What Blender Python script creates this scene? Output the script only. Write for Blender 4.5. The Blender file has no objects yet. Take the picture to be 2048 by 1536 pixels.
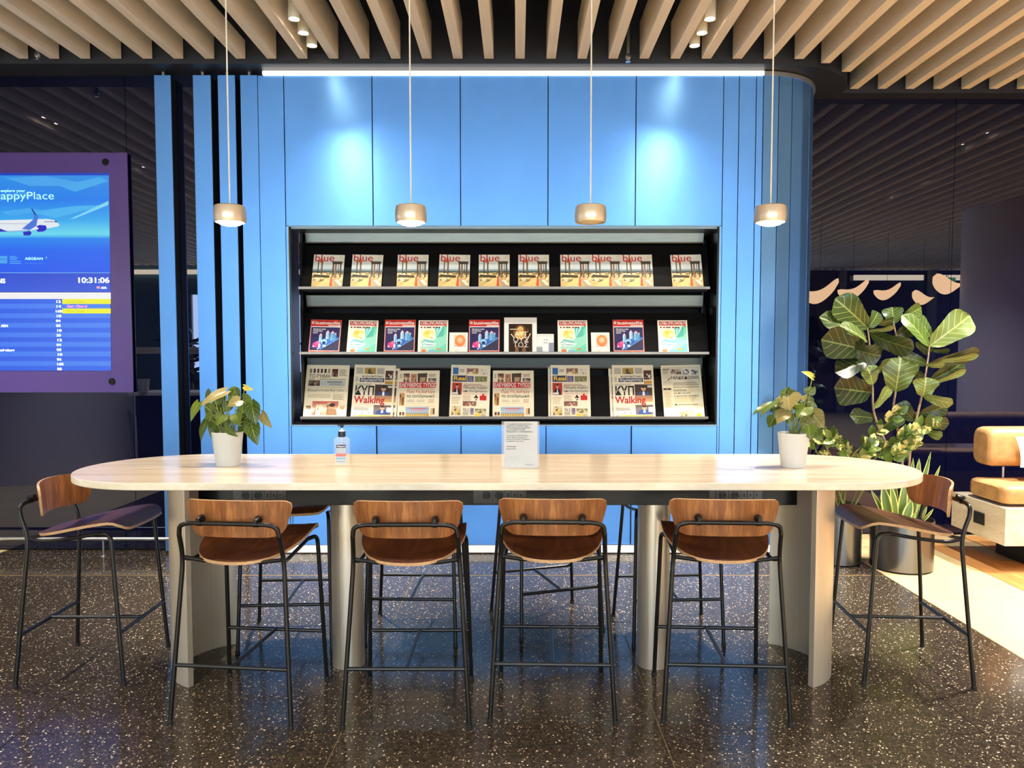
# Airport lounge: high table with ten stools in front of a blue magazine wall
WORLD = .42; EXPO = .70; BLUE = (104, 165, 242); GLASS_IOR = 1.8; SCREEN = .54; DAY = 6.6
P_PEND = 21; P_SPOT = 48; P_FAR = 370
import bpy, math, random
from mathutils import Vector, Matrix
random.seed(7)
C = bpy.context.scene.collection
SC = bpy.context.scene
R = math.radians
# ------------------------------------------------------------------ camera
CAM_H = 1.43; FPX = 1550.0; PPX = 1035.0; PPY = 790.0
TH = math.atan((790 - 706) / FPX); CT, ST = math.cos(TH), math.sin(TH)
cam = bpy.data.cameras.new('camera'); camo = bpy.data.objects.new('camera', cam); C.objects.link(camo)
camo.location = (0, 0, CAM_H); camo.rotation_euler = (math.pi / 2 - TH, 0, 0)
cam.sensor_width = 36; cam.lens = FPX / 2048 * 36
cam.shift_x = -(PPX - 1024) / 2048; cam.shift_y = (PPY - 768) / 2048
cam.clip_end = 200; SC.camera = camo
def at(px, py, Y):                       # photo pixel -> point at depth Y
    u, v = px - PPX, PPY - py
    k = Y / (FPX * CT + v * ST)
    return Vector((u * k, Y, CAM_H + (v * CT - FPX * ST) * k))
def on(px, py, Z=0.0):                   # photo pixel -> point at height Z
    u, v = px - PPX, PPY - py
    k = (Z - CAM_H) / (v * CT - FPX * ST)
    return Vector((u * k, (FPX * CT + v * ST) * k, Z))
def pj(p):
    dz = p[2] - CAM_H; zc = p[1] * CT - dz * ST; v = p[1] * ST + dz * CT
    return PPX + FPX * p[0] / zc, PPY - FPX * v / zc
# ------------------------------------------------------------------ world, exposure
w = bpy.data.worlds.new('world'); SC.world = w; w.use_nodes = True
w.node_tree.nodes['Background'].inputs[0].default_value = (1.0, .96, .92, 1)
w.node_tree.nodes['Background'].inputs[1].default_value = WORLD
SC.view_settings.view_transform = 'Standard'; SC.view_settings.look = 'None'
SC.view_settings.exposure = EXPO; SC.view_settings.gamma = 1
SC.view_settings.use_curve_mapping = False
try:
    SC.cycles.use_denoising = True; SC.cycles.max_bounces = 8; SC.cycles.caustics_reflective = False; SC.cycles.sample_clamp_indirect = 4
except Exception: pass
# ------------------------------------------------------------------ materials
def lin(c):
    return tuple(((x / 255) / 12.92 if x / 255 <= .04045 else ((x / 255 + .055) / 1.055) ** 2.4) for x in c[:3])
class NT:
    def __init__(s, name):
        s.m = bpy.data.materials.new(name); s.m.use_nodes = True; s.t = s.m.node_tree
        s.b = s.t.nodes['Principled BSDF']; s.out = s.t.nodes['Material Output']
    def n(s, typ, **kw):
        nd = s.t.nodes.new(typ)
        for k, v in kw.items():
            if k.startswith('i_'):
                key = k[2:]; key = int(key) if key.isdigit() else key.replace('_', ' ')
                nd.inputs[key].default_value = v
            else: setattr(nd, k, v)
        return nd
    def l(s, a, b): s.t.links.new(a, b)
    def math(s, op, a, b=None):
        nd = s.n('ShaderNodeMath', operation=op)
        for i, x in enumerate((a, b)):
            if x is None: continue
            if isinstance(x, (int, float)): nd.inputs[i].default_value = x
            else: s.l(x, nd.inputs[i])
        return nd.outputs[0]
    def mix(s, f, a, b):
        nd = s.n('ShaderNodeMix', data_type='RGBA')
        for sock, x in ((nd.inputs[0], f), (nd.inputs[6], a), (nd.inputs[7], b)):
            if isinstance(x, (int, float)): sock.default_value = x
            elif isinstance(x, tuple): sock.default_value = (*x[:3], 1)
            else: s.l(x, sock)
        return nd.outputs[2]
    def ramp(s, f, *stops):
        nd = s.n('ShaderNodeValToRGB'); e = nd.color_ramp.elements
        while len(e) < len(stops): e.new(.5)
        for k, (p, c) in zip(e, stops): k.position = p; k.color = (*c[:3], 1) if isinstance(c, tuple) else (c, c, c, 1)
        s.l(f, nd.inputs[0]); return nd.outputs[0]
    def coord(s, kind='Object', scale=(1, 1, 1), rot=(0, 0, 0)):
        if kind == 'Position': o = s.n('ShaderNodeNewGeometry').outputs['Position']
        else: o = s.n('ShaderNodeTexCoord').outputs[kind]
        mp = s.n('ShaderNodeMapping'); mp.inputs['Scale'].default_value = scale; mp.inputs['Rotation'].default_value = rot
        s.l(o, mp.inputs[0]); return mp.outputs[0]
    def noise(s, vec, scale, detail=4, rough=.55, dist=0.0):
        nd = s.n('ShaderNodeTexNoise'); nd.inputs['Scale'].default_value = scale; nd.inputs['Detail'].default_value = detail
        nd.inputs['Roughness'].default_value = rough; nd.inputs['Distortion'].default_value = dist
        s.l(vec, nd.inputs['Vector']); return nd.outputs['Fac']
    def bump(s, h, strength=.2, dist=.002):
        nd = s.n('ShaderNodeBump'); nd.inputs['Strength'].default_value = strength; nd.inputs['Distance'].default_value = dist
        s.l(h, nd.inputs['Height']); s.l(nd.outputs[0], s.b.inputs['Normal'])
    def set(s, **kw):
        for k, v in kw.items():
            key = {'col': 'Base Color', 'rough': 'Roughness', 'metal': 'Metallic', 'ior': 'IOR', 'trans': 'Transmission Weight', 'spec': 'Specular IOR Level',
                   'emit': 'Emission Color', 'es': 'Emission Strength', 'coat': 'Coat Weight', 'aniso': 'Anisotropic', 'alpha': 'Alpha', 'sss': 'Subsurface Weight', 'coatr': 'Coat Roughness', 'tint':'Specular Tint'}[k]
            if isinstance(v, tuple): s.b.inputs[key].default_value = (*v[:3], 1)
            elif isinstance(v, (int, float)): s.b.inputs[key].default_value = v
            else: s.l(v, s.b.inputs[key])
        return s
M = {}
def mat(name, col, rough=.5, metal=0.0, var=.12, scale=14, stretch=(1, 1, 1), bump=0, kind='Object', **kw):
    t = NT(name); c = lin(col)
    f = t.noise(t.coord(kind, stretch), scale)
    a = tuple(x * (1 - var) for x in c); b = tuple(min(1, x * (1 + var)) for x in c)
    t.set(col=t.ramp(f, (.3, a), (.7, b)), rough=rough, metal=metal, **kw)
    if bump: t.bump(f, bump)
    M[name] = t.m; return t
# blue satin metal panels
t = mat('blue_metal', BLUE, rough=.36, metal=.84, var=.04, scale=3, kind='Position', aniso=.6)
tg = t.n('ShaderNodeTangent', direction_type='RADIAL', axis='Z'); t.l(tg.outputs[0], t.b.inputs['Tangent']); t.b.inputs['Anisotropic Rotation'].default_value = .25
mat('dark_blue', (18, 26, 48), rough=.4, var=.1)
mat('core_black', (10, 11, 16), rough=.6)
mat('soffit_black', (24, 27, 36), rough=.55, var=.1)
mat('void_black', (8, 8, 10), rough=.9)
mat('black_steel', (30, 31, 34), rough=.22, metal=.6, var=.1)
mat('rack_black', (7, 7, 9), rough=.5, spec=.12, var=.2, scale=20)
mat('rack_grey', (128, 146, 158), rough=.3, metal=.8, var=.12, scale=6, stretch=(1, 8, 30))
mat('rack_lip', (120, 112, 104), rough=.28, metal=.8, var=.08)
mat('alu', (205, 205, 205), rough=.3, metal=.85, var=.05)
mat('white_paint', (238, 236, 230), rough=.45, var=.03)
mat('pot_white', (208, 212, 213), rough=.35, var=.02, scale=5)
mat('white_trim', (245, 245, 245), rough=.3, var=.02)
mat('frame_black', (22, 21, 21), rough=.3, metal=.2, var=.15, scale=40)
mat('rubber', (14, 14, 14), rough=.7)
mat('socket_grey', (88, 88, 90), rough=.45, var=.06)
mat('socket_dark', (18, 18, 20), rough=.5)
mat('soil', (58, 34, 26), rough=.95, var=.5, scale=90, bump=.6)
mat('grout', (150, 128, 92), rough=.6, var=.1)
mat('brass', (170, 140, 90), rough=.35, metal=.7)
mat('cable_white', (235, 232, 225), rough=.4)
mat('paper_white', (206, 212, 218), rough=.6, var=.01)
mat('page_edge', (232, 222, 204), rough=.8, var=.06, scale=60, stretch=(1, 1, 30))
mat('news_paper', (240, 229, 200), rough=.85, var=.03, scale=30)
mat('bottle_black', (16, 20, 44), rough=.3)
mat('pump_white', (240, 240, 242), rough=.3)
mat('leather', (190, 146, 94), rough=.5, var=.22, scale=16, bump=.25)
mat('pillow_white', (236, 234, 228), rough=.85, var=.04, scale=40, bump=.2)
mat('stem', (122, 134, 70), rough=.5, var=.2, scale=30)
mat('stem_wood', (156, 134, 106), rough=.7, var=.3, scale=60)
mat('spathe', (226, 212, 96), rough=.4, var=.12, scale=20)
mat('column_grey', (216, 216, 226), rough=.55, var=.04, kind='Position')
mat('teal_wall', (84, 120, 128), rough=.7, var=.08, kind='Position', scale=2)
mat('back_brown', (86, 76, 74), rough=.7, var=.08, kind='Position', scale=2)
mat('window_navy', (10, 18, 44), rough=.1, var=.3, kind='Position', scale=1)
mat('mullion', (130, 140, 150), rough=.5, var=.05)
mat('chrome', (200, 200, 205), rough=.15, metal=1, var=.05)
mat('purple_glass', (84, 66, 140), rough=.22, var=.06, scale=2, kind='Position')
# dark mirror glass wall
t = NT('dark_glass'); f = t.noise(t.coord('Position', (.3, .3, .3)), 1.2)
t.set(col=t.ramp(f, (.3, (.0020, .0024, .013)), (.7, (.0028, .0034, .019))), rough=.004, ior=GLASS_IOR, tint=(.60, .68, 1.0)); M['dark_glass'] = t.m
# clear acrylic / bottle
for nm, c, r_ in (('acrylic', (.97, .98, 1), .02), ('gel', (.97, .97, .95), .06)):
    t = NT(nm); f = t.noise(t.coord(), 30); t.set(col=t.mix(f, c, tuple(x * .98 for x in c)), rough=r_, ior=1.5, alpha=(.10 if nm == 'acrylic' else .18)); M[nm] = t.m
# emitters
def emit(name, col, s, base=(230, 225, 215)):
    t = NT(name); c = lin(col); f = t.noise(t.coord(), 6)
    t.set(col=lin(base), emit=t.mix(f, c, tuple(x * .96 for x in c)), es=s, rough=.4); M[name] = t.m
emit('lens_on', (255, 236, 205), 22)
emit('spot_lens', (255, 228, 190), 14)
emit('led_white', (255, 248, 235), 2.6)
emit('skirting_glow', (235, 240, 250), .35)  # no lamp: the skirting's reflected brightness is given as emission
emit('lamp_paper', (255, 196, 126), 9.0)
emit('cove_light', (255, 225, 170), 6.0)
emit('daylight_fill', (215, 232, 244), DAY)  # serves the mirrored bright window and the added fill panes
emit('exit_green', (60, 200, 130), 1.5)
mat('lens_off', (214, 190, 150), rough=.25, var=.03)
mat('pendant_metal', (226, 212, 192), rough=.32, metal=.6, var=.1, scale=9, stretch=(1, 1, .05))
# brushed stainless
def brushed(name, col, rough, stretch, sc=40, met=.92):
    t = NT(name); f = t.noise(t.coord('Object', stretch), sc, 1, .5); c = lin(col)
    t.set(col=t.ramp(f, (.25, tuple(x * .95 for x in c)), (.75, tuple(min(1, x * 1.03) for x in c))), metal=met,
          rough=rough); M[name] = t.m
brushed('steel', (214, 206, 190), .38, (1, 1, .006), 90, met=.6)
brushed('steel_col', (216, 208, 194), .34, (1, 1, .004), 110, met=.75)
brushed('steel_pot', (120, 118, 116),   .25, (1, 1, .004), 90)
# veneer wood for stools : grain axis z (back) or y (seat)
def wood(name, c0, c1, stretch, sc, rough=.4, kind='Object', coat=.0, bump=.05):
    t = NT(name); co = t.coord(kind, stretch)
    f1 = t.noise(co, sc, 8, .62, .6); f2 = t.noise(co, sc * 6, 3, .5)
    f = t.math('ADD', t.math('MULTIPLY', f1, .75), t.math('MULTIPLY', f2, .25))
    t.set(col=t.ramp(f, (.34, lin(c0)), (.5, lin(tuple((a + b) / 2 for a, b in zip(c0, c1)))), (.62, lin(c1))), rough=rough, coat=coat)
    t.bump(f, bump); M[name] = t.m; return t
wood('oak_back', (112, 64, 32), (176, 116, 66), (1, 1, .05), 34)
wood('oak_seat_shaded', (62, 30, 16), (110, 60, 31), (1, .06, 1), 26, rough=.38)  # same oak as the backs, darkened to put shade into the seats
wood('ply_edge', (170, 130, 90), (214, 176, 132), (8, 8, 60), 6)
wood('slat_wood', (222, 212, 196), (236, 226, 212), (1, .03, .3), 30, rough=.6, kind='Position', bump=.03)
wood('table_top', (222, 202, 176), (244, 234, 218), (.10, 1.3, 1), 14, rough=.16, kind='Position', bump=.0)
wood('table_edge', (222, 212, 190), (244, 238, 224), (.35, 1, 1), 12, rough=.3, kind='Position', bump=.0)
wood('bench_stone', (206, 192, 168), (232, 224, 206), (1.0, .35, 1.6), 9, rough=.4, kind='Position', bump=.0)
wood('oak_floor', (176, 120, 66), (206, 152, 92), (1, .08, 1), 16, rough=.35, kind='Position', bump=.03)
mat('cream_tile', (222, 198, 146), rough=.3, var=.04, scale=5, kind='Position')
# terrazzo
t = NT('terrazzo'); pos = t.coord('Position')
def chips(scale, lo, hi, share):
    v = t.n('ShaderNodeTexVoronoi'); v.inputs['Scale'].default_value = scale; t.l(pos, v.inputs['Vector'])
    sp = t.n('ShaderNodeSeparateColor'); t.l(v.outputs['Color'], sp.inputs[0])
    rad = t.math('ADD', t.math('MULTIPLY', sp.outputs[0], hi - lo), lo)
    m = t.math('MULTIPLY', t.math('LESS_THAN', v.outputs['Distance'], rad), t.math('LESS_THAN', sp.outputs[1], share))
    return m, sp.outputs[2]
base = t.ramp(t.noise(pos, 45, 5, .6), (.35, lin((42, 36, 30))), (.65, lin((66, 57, 47))))
m3, k3 = chips(150, .2, .44, .58); base = t.mix(m3, base, t.ramp(k3, (0, lin((34, 30, 27))), (.6, lin((84, 72, 58))), (1, lin((120, 104, 84)))))
m1, k1 = chips(112, .17, .43, .34); base = t.mix(m1, base, t.ramp(k1, (0, lin((70, 60, 50))), (.5, lin((150, 132, 108))), (1, lin((226, 210, 180)))))
m2, k2 = chips(76, .14, .36, .13); base = t.mix(m2, base, t.ramp(k2, (0, lin((120, 104, 84))), (1, lin((232, 218, 190)))))
t.set(col=base, rough=.14, spec=.28); M['terrazzo'] = t.m
# leaves
def leafmat(name, dark, light, vein, nv=9, slant=2.0, vw=.1, var=.35, rough=.32, varieg=None, edge=None):
    t = NT(name); uv = t.n('ShaderNodeTexCoord').outputs['UV']; sp = t.n('ShaderNodeSeparateXYZ'); t.l(uv, sp.inputs[0])
    u = t.math('ABSOLUTE', t.math('SUBTRACT', t.math('MULTIPLY', sp.outputs[0], 2), 1)); v = sp.outputs[1]
    rnd = t.n('ShaderNodeObjectInfo').outputs['Random']
    col = t.mix(rnd, lin(dark), lin(light))
    nz = t.noise(t.coord('Position'), 22, 3)
    col = t.mix(t.math('MULTIPLY', nz, .45), col, tuple(x * .55 for x in lin(dark)))
    if varieg:
        n2 = t.noise(t.coord('Position'), varieg[1], 3, .6, .8)
        col = t.mix(t.ramp(n2, (varieg[2], 0.0), (varieg[2] + .05, 1.0)), col, lin(varieg[0]))
    if nv:
        ph = t.math('FRACT', t.math('SUBTRACT', t.math('MULTIPLY', v, nv), t.math('MULTIPLY', u, slant)))
        lat = t.math('LESS_THAN', t.math('ABSOLUTE', t.math('SUBTRACT', ph, .5)), vw * .5)
        mid = t.math('LESS_THAN', u, .05)
        veins = t.math('MULTIPLY', t.math('MAXIMUM', lat, mid), .8)
        col = t.mix(veins, col, lin(vein))
    if edge: col = t.mix(t.math('GREATER_THAN', u, edge[1]), col, lin(edge[0]))
    t.set(col=col, rough=rough); M[name] = t.m
leafmat('fig_leaf', (36, 60, 20), (84, 112, 44), (150, 162, 90), 6, 1.7, .09)
leafmat('fig_leaf_dark', (22, 40, 16), (52, 68, 26), (104, 116, 62), 6, 1.7, .08)
leafmat('fig_leaf_pale', (86, 108, 50), (116, 136, 68), (176, 182, 116), 6, 1.7, .1)
leafmat('heart_leaf', (44, 70, 18), (96, 118, 34), (140, 150, 70), 5, 2.0, .07)
leafmat('heart_leaf_pale', (122, 118, 66), (150, 138, 88), (170, 162, 116), 5, 2.0, .07)
leafmat('zz_leaf', (54, 84, 26), (110, 136, 54), (190, 196, 130), 0, 0, 0, varieg=((206, 200, 130), 15, .53))
leafmat('snake_leaf', (70, 104, 40), (120, 146, 64), (170, 180, 100), 0, 0, 0, edge=((226, 222, 130), .72))
leafmat('palm_leaf', (20, 30, 16), (40, 52, 26), (60, 70, 40), 0, 0, 0)
# printed covers use a per-corner colour attribute
def printmat(name, rough, glow=0):
    t = NT(name); a = t.n('ShaderNodeVertexColor'); a.layer_name = 'Col'
    if glow: t.set(col=(0.01, 0.01, 0.02), emit=a.outputs[0], es=glow, rough=.3)
    else: t.set(col=a.outputs[0], rough=rough)
    M[name] = t.m
printmat('print_gloss', .3); printmat('print_news', .85); printmat('print_screen', .3, SCREEN)
def inkmat(name, col, glow=0):
    t = NT(name); f = t.noise(t.coord(), 12); c = lin(col)
    if glow: t.set(col=(0, 0, 0), emit=t.mix(f, c, tuple(x * .97 for x in c)), es=glow)
    else: t.set(col=t.mix(f, c, tuple(x * .93 for x in c)), rough=.6)
    M[name] = t.m
for nm, c in dict(ink_black=(24, 22, 22), ink_grey=(120, 116, 110), ink_red=(196, 40, 36), ink_white=(246, 244, 240), ink_orange=(230, 90, 44), ink_yellow=(244, 206, 60), ink_palegrey=(112, 116, 122), ink_navy=(30, 40, 86)).items(): inkmat(nm, c)
inkmat('glow_white', (236, 248, 255), 1.5); inkmat('glow_cyan', (150, 220, 255), 1.3); inkmat('glow_pink', (240, 130, 220), 1.3); inkmat('glow_olive', (150, 170, 30), 1.0); inkmat('glow_navy', (30, 60, 130), .6)
# ------------------------------------------------------------------ mesh tools
class MB:
    def __init__(s): s.v = []; s.f = []; s.mi = []; s.uv = {}
    def add(s, vs, fs, mi=0):
        o = len(s.v); s.v += [tuple(p) for p in vs]
        for f in fs: s.f.append([i + o for i in f]); s.mi.append(mi)
        return s
    def box(s, x0, x1, y0, y1, z0, z1, mi=0, mtx=None):
        vs = [Vector((x, y, z)) for z in (z0, z1) for y in (y0, y1) for x in (x0, x1)]
        if mtx: vs = [mtx @ p for p in vs]
        return s.add(vs, [(0, 2, 3, 1), (4, 5, 7, 6), (0, 1, 5, 4), (2, 6, 7, 3), (0, 4, 6, 2), (1, 3, 7, 5)], mi)
    def prism(s, poly, z0, z1, mi=0, mi_side=None):
        n = len(poly); a = sum(poly[i][0] * poly[(i + 1) % n][1] - poly[(i + 1) % n][0] * poly[i][1] for i in range(n))
        if a < 0: poly = poly[::-1]
        vs = [(x, y, z0) for x, y in poly] + [(x, y, z1) for x, y in poly]
        o = len(s.v); s.v += vs
        s.f.append([o + i for i in range(n)][::-1]); s.mi.append(mi); s.f.append([o + n + i for i in range(n)]); s.mi.append(mi)
        for i in range(n):
            j = (i + 1) % n; s.f.append([o + i, o + j, o + n + j, o + n + i]); s.mi.append(mi if mi_side is None else mi_side)
        return s
    def tube(s, pts, r, n=10, mi=0, caps=True):
        pts = [Vector(p) for p in pts]; rr = r if isinstance(r, (list, tuple)) else [r] * len(pts)
        d0 = (pts[1] - pts[0]).normalized(); up = Vector((0, 0, 1)) if abs(d0.z) < .9 else Vector((0, 1, 0))
        a = d0.cross(up).normalized(); o = len(s.v)
        for k, p in enumerate(pts):
            d = ((pts[min(k + 1, len(pts) - 1)] - pts[max(k - 1, 0)])).normalized()
            a = (a - d * a.dot(d)).normalized(); b = d.cross(a)
            for i in range(n):
                t = 2 * math.pi * i / n; s.v.append(tuple(p + (a * math.cos(t) + b * math.sin(t)) * rr[k]))
        for k in range(len(pts) - 1):
            for i in range(n):
                j = (i + 1) % n; s.f.append([o + k * n + i, o + k * n + j, o + k * n + n + j, o + k * n + n + i]); s.mi.append(mi)
        if caps:
            s.f.append([o + i for i in range(n)][::-1]); s.mi.append(mi)
            e = o + (len(pts) - 1) * n; s.f.append([e + i for i in range(n)]); s.mi.append(mi)
        return s
    def lathe(s, prof, n=32, c=(0, 0, 0), mi=0, axis='z'):
        o = len(s.v)
        for r, z in prof:
            for i in range(n):
                t = 2 * math.pi * i / n; q = (r * math.cos(t), r * math.sin(t), z)
                if axis == 'y': q = (q[0], z, q[1])
                s.v.append((c[0] + q[0], c[1] + q[1], c[2] + q[2]))
        for k in range(len(prof) - 1):
            for i in range(n):
                j = (i + 1) % n; f = [o + k * n + i, o + k * n + j, o + k * n + n + j, o + k * n + n + i]
                s.f.append(f if axis == 'z' else f[::-1]); s.mi.append(mi)
        if prof[0][0] > 1e-6: s.f.append([o + i for i in range(n)][::(-1 if axis == 'z' else 1)]); s.mi.append(mi)
        e = o + (len(prof) - 1) * n
        if prof[-1][0] > 1e-6: s.f.append([e + i for i in range(n)][::(1 if axis == 'z' else -1)]); s.mi.append(mi)
        return s
    def mesh(s, name, mats, smooth=True, angle=35):
        me = bpy.data.meshes.new(name); me.from_pydata(s.v, [], s.f)
        for m in (mats if isinstance(mats, (list, tuple)) else [mats]): me.materials.append(M[m])
        me.polygons.foreach_set('material_index', s.mi)
        if smooth:
            me.polygons.foreach_set('use_smooth', [True] * len(s.f)); me.set_sharp_from_angle(angle=R(angle))
        me.validate(); me.update(); return me
    def build(s, name, mats, parent=None, smooth=True, angle=35, bevel=0, loc=None):
        return link(name, s.mesh(name, mats, smooth, angle), parent, bevel, loc)
def link(name, me, parent=None, bevel=0, loc=None):
    o = bpy.data.objects.new(name, me); C.objects.link(o); o.parent = parent
    if loc is not None: o.location = loc
    if bevel:
        b = o.modifiers.new('bevel', 'BEVEL'); b.width = bevel; b.segments = 2; b.limit_method = 'ANGLE'
    return o
def tag(o, label=None, cat=None, group=None, kind=None):
    for k, v in (('label', label), ('category', cat), ('group', group), ('kind', kind)):
        if v: o[k] = v
    return o
def thing(name, label, cat, loc=(0, 0, 0), rz=0, group=None):
    o = bpy.data.objects.new(name, None); C.objects.link(o); o.location = loc; o.rotation_euler = (0, 0, rz)
    o.empty_display_size = .05
    return tag(o, label, cat, group)
def structure(name, label=None):
    o = bpy.data.objects.new(name, None); C.objects.link(o); o.empty_display_size = .05
    return tag(o, label, None, None, 'structure')
def copy_tree(o, parent=None):
    c = o.copy(); C.objects.link(c); c.parent = parent
    for ch in list(o.children): copy_tree(ch, c)
    return c
FIT = {}
def text(body, ink, parent, x, y, z=0, size=.02, width=None, bold=0, align='LEFT', name='lettering', rot=None, shear=0):
    cu = bpy.data.curves.new(name, 'FONT'); cu.body = body; cu.size = size; cu.align_x = align; cu.offset = bold * size; cu.shear = shear
    cu.materials.append(M[ink]); o = bpy.data.objects.new(name, cu); C.objects.link(o); o.parent = parent; o.location = (x, y, z)
    if rot: o.rotation_euler = rot
    if width: FIT[cu] = width
    return o
def fit_texts():                            # turn the lettering into flat mesh parts, squeezed to the measured width
    bpy.context.view_layer.update(); dg = bpy.context.evaluated_depsgraph_get(); done = {}
    for o in [o for o in bpy.data.objects if o.type == 'FONT']:
        if o.data not in done:
            me = bpy.data.meshes.new_from_object(o.evaluated_get(dg)); me.name = 'lettering'
            wd = FIT.get(o.data)
            if wd and len(me.vertices):
                xs_ = [v.co.x for v in me.vertices]; k = wd / max(1e-6, max(xs_) - min(xs_))
                for v in me.vertices: v.co.x *= k
            done[o.data] = me
        n = bpy.data.objects.new(o.name, done[o.data]); C.objects.link(n); n.parent = o.parent; n.matrix_parent_inverse = o.matrix_parent_inverse
        n.location = o.location; n.rotation_euler = o.rotation_euler
        nm = o.name; bpy.data.objects.remove(o); n.name = nm
def spline(pts, n=8):                     # Catmull-Rom
    pts = [Vector(p) for p in pts]; out = []
    P = [pts[0] * 2 - pts[1]] + pts + [pts[-1] * 2 - pts[-2]]
    for i in range(1, len(P) - 2):
        for k in range(n):
            t = k / n; a, b, c, d = P[i - 1:i + 3]
            out.append(.5 * ((2 * b) + (c - a) * t + (2 * a - 5 * b + 4 * c - d) * t * t + (3 * b - a - 3 * c + d) * t ** 3))
    out.append(pts[-1]); return out
def fillet(pts, rad, n=6):                # round the corners of a polyline
    pts = [Vector(p) for p in pts]; out = [pts[0]]
    for i in range(1, len(pts) - 1):
        a, b, c = pts[i - 1:i + 2]; r = rad[i - 1] if isinstance(rad, (list, tuple)) else rad
        p = b + (a - b).normalized() * min(r, (a - b).length * .49); q = b + (c - b).normalized() * min(r, (c - b).length * .49)
        for k in range(n + 1):
            t = k / n; out.append(p * (1 - t) ** 2 + b * 2 * t * (1 - t) + q * t * t)
    out.append(pts[-1]); return out
def printed(name, shapes, matname, parent, z=0.0, mtx=None, step=.00012, loc=None):
    """flat print: shapes = [(points, colour or list of colours)], later ones lie over earlier ones"""
    vs, fs, cols = [], [], []
    for k, (pts, c) in enumerate(shapes):
        o = len(vs)
        for p in pts:
            q = Vector((p[0], p[1], z + step * k)); vs.append(mtx @ q if mtx else q)
        fs.append(list(range(o, o + len(pts))))
        cc = c if isinstance(c, list) else [c] * len(pts)
        cols += [(*lin(x), 1) for x in cc]
    me = bpy.data.meshes.new(name); me.from_pydata([tuple(v) for v in vs], [], fs); me.materials.append(M[matname])
    ca = me.color_attributes.new('Col', 'FLOAT_COLOR', 'CORNER')
    ca.data.foreach_set('color', [x for c in cols for x in c]); me.update()
    return link(name, me, parent, 0, loc)
def rc(x0, y0, x1, y1, c): return ([(x0, y0), (x1, y0), (x1, y1), (x0, y1)], c)
def el(cx, cy, rx, ry, c, n=14): return ([(cx + rx * math.cos(2 * math.pi * i / n), cy + ry * math.sin(2 * math.pi * i / n)) for i in range(n)], c)
# ================================================================== FLOOR
YW = 5.46; YL = 5.56; YR = 6.05; ZS = 3.375; ZB = 3.40
floor = structure('floor')
MB().box(-11, 11, -7, 7, -.06, -.004).build('grout_bed', 'grout', floor, False)
TX0, TY0, TP, TQ = .544, 2.84, 1.21, 1.207
g = .0022
def tile_mesh(wx, wy, m, nm='tile'): return MB().box(g, wx - g, g, wy - g, -.02, 0).mesh(nm, m, False)
full = tile_mesh(TP, TQ, 'terrazzo'); part = tile_mesh(2.365 - (TX0 + TP), TQ, 'terrazzo')
for i in range(-4, 2):
    for j in range(-1, 3):
        if i == -4 and j >= 0: continue
        link('tile', part if i == 1 else full, floor, 0, (TX0 + i * TP, TY0 + j * TQ, 0))
half = tile_mesh(.62, TQ, 'terrazzo'); cb = tile_mesh(TP, TQ, 'cream_tile')
for j in (0, 1, 2): link('tile', half, floor, 0, (TX0 - 3 * TP - .62, TY0 + j * TQ, 0))
for i in range(-9, 2):                                   # pale stone farther out in the lounge
    for j in range(-8, 3):
        if j < -1: link('tile', cb if i < 1 else tile_mesh(2.365 - (TX0 + TP), TQ, 'cream_tile'), floor, 0, (TX0 + i * TP, TY0 + j * TQ, 0))
        elif i < -4: link('tile', cb, floor, 0, (TX0 + i * TP + (.59 if j >= 0 else 0), TY0 + j * TQ, 0))
cm = tile_mesh(.68, 1.207, 'cream_tile')
for j in range(-8, 3): link('tile', cm, floor, 0, (2.366, TY0 + .42 + j * 1.207, .0003))
pm = [MB().box(.0006, .1394, .0006, L - .0006, -.018, .0004).mesh('plank', 'oak_floor', False) for L in (1.1, 1.4)]
for i in range(24):
    y = 1.0 - (i * .37) % 1.1
    k = i
    while y < 5.2:
        L = (1.1, 1.4)[k % 2]; link('plank', pm[k % 2], floor, 0, (3.048 + i * .14, y, 0)); y += L; k += 1
for i in range(8):
    for j in range(-8, -1): link('tile', cb, floor, 0, (3.05 + i * TP, TY0 + j * TQ - .2, 0))
yb = on(1035, 1151).y
MB().box(-6.7, 2.36, yb - .007, yb + .007, -.003, .0012).build('expansion_strip', 'brass', floor, False)
# ================================================================== CEILING
ceil = structure('ceiling')
MB().box(-11, 11, -6.6, 6.6, 4.1, 4.15).build('deck', 'void_black', ceil, False)
def slat_end(x):
    if x < 1.70: return 5.31
    if x < 2.43: return 5.93 - .62 * math.sqrt(max(0, 1 - ((x - 1.70) / .745) ** 2)) - .015
    return 5.905
base_slat = MB().box(-.031, .031, -6.45, 5.31, ZB, ZB + .24).mesh('slat', 'slat_wood', False)
r_slat = MB().box(-.031, .031, -6.45, 5.905, ZB, ZB + .24).mesh('slat', 'slat_wood', False)
for k in range(-50, 51):
    x = .017 + .208 * k; e = slat_end(x)
    if e == 5.31: me = base_slat
    elif e == 5.905: me = r_slat
    else: me = MB().box(-.031, .031, -6.45, e, ZB, ZB + .24).mesh('slat', 'slat_wood', False)
    if abs(x - at(503, 119, 5.3).x) < .1:      # one slat is notched over its last stretch
        me = MB().box(-.031, .031, -6.45, 3.6, ZB, ZB + .24).box(-.031, .031, 3.6, 5.31, ZB, ZB + .12).mesh('slat', 'slat_wood', False)
    link('slat', me, ceil, 0, (x, 0, 0))
MB().box(-8, 8, 4.2, 4.23, 3.72, 3.74).box(-8, 8, 4.9, 4.93, 3.72, 3.74).build('rail', 'void_black', ceil, False)
path = [(-11, 5.33), (1.70, 5.33)] + [(1.70 + .73 * math.sin(R(a)), 5.93 - .6 * math.cos(R(a))) for a in range(8, 91, 8)] + [(2.43, 5.92), (11, 5.92)]
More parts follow.
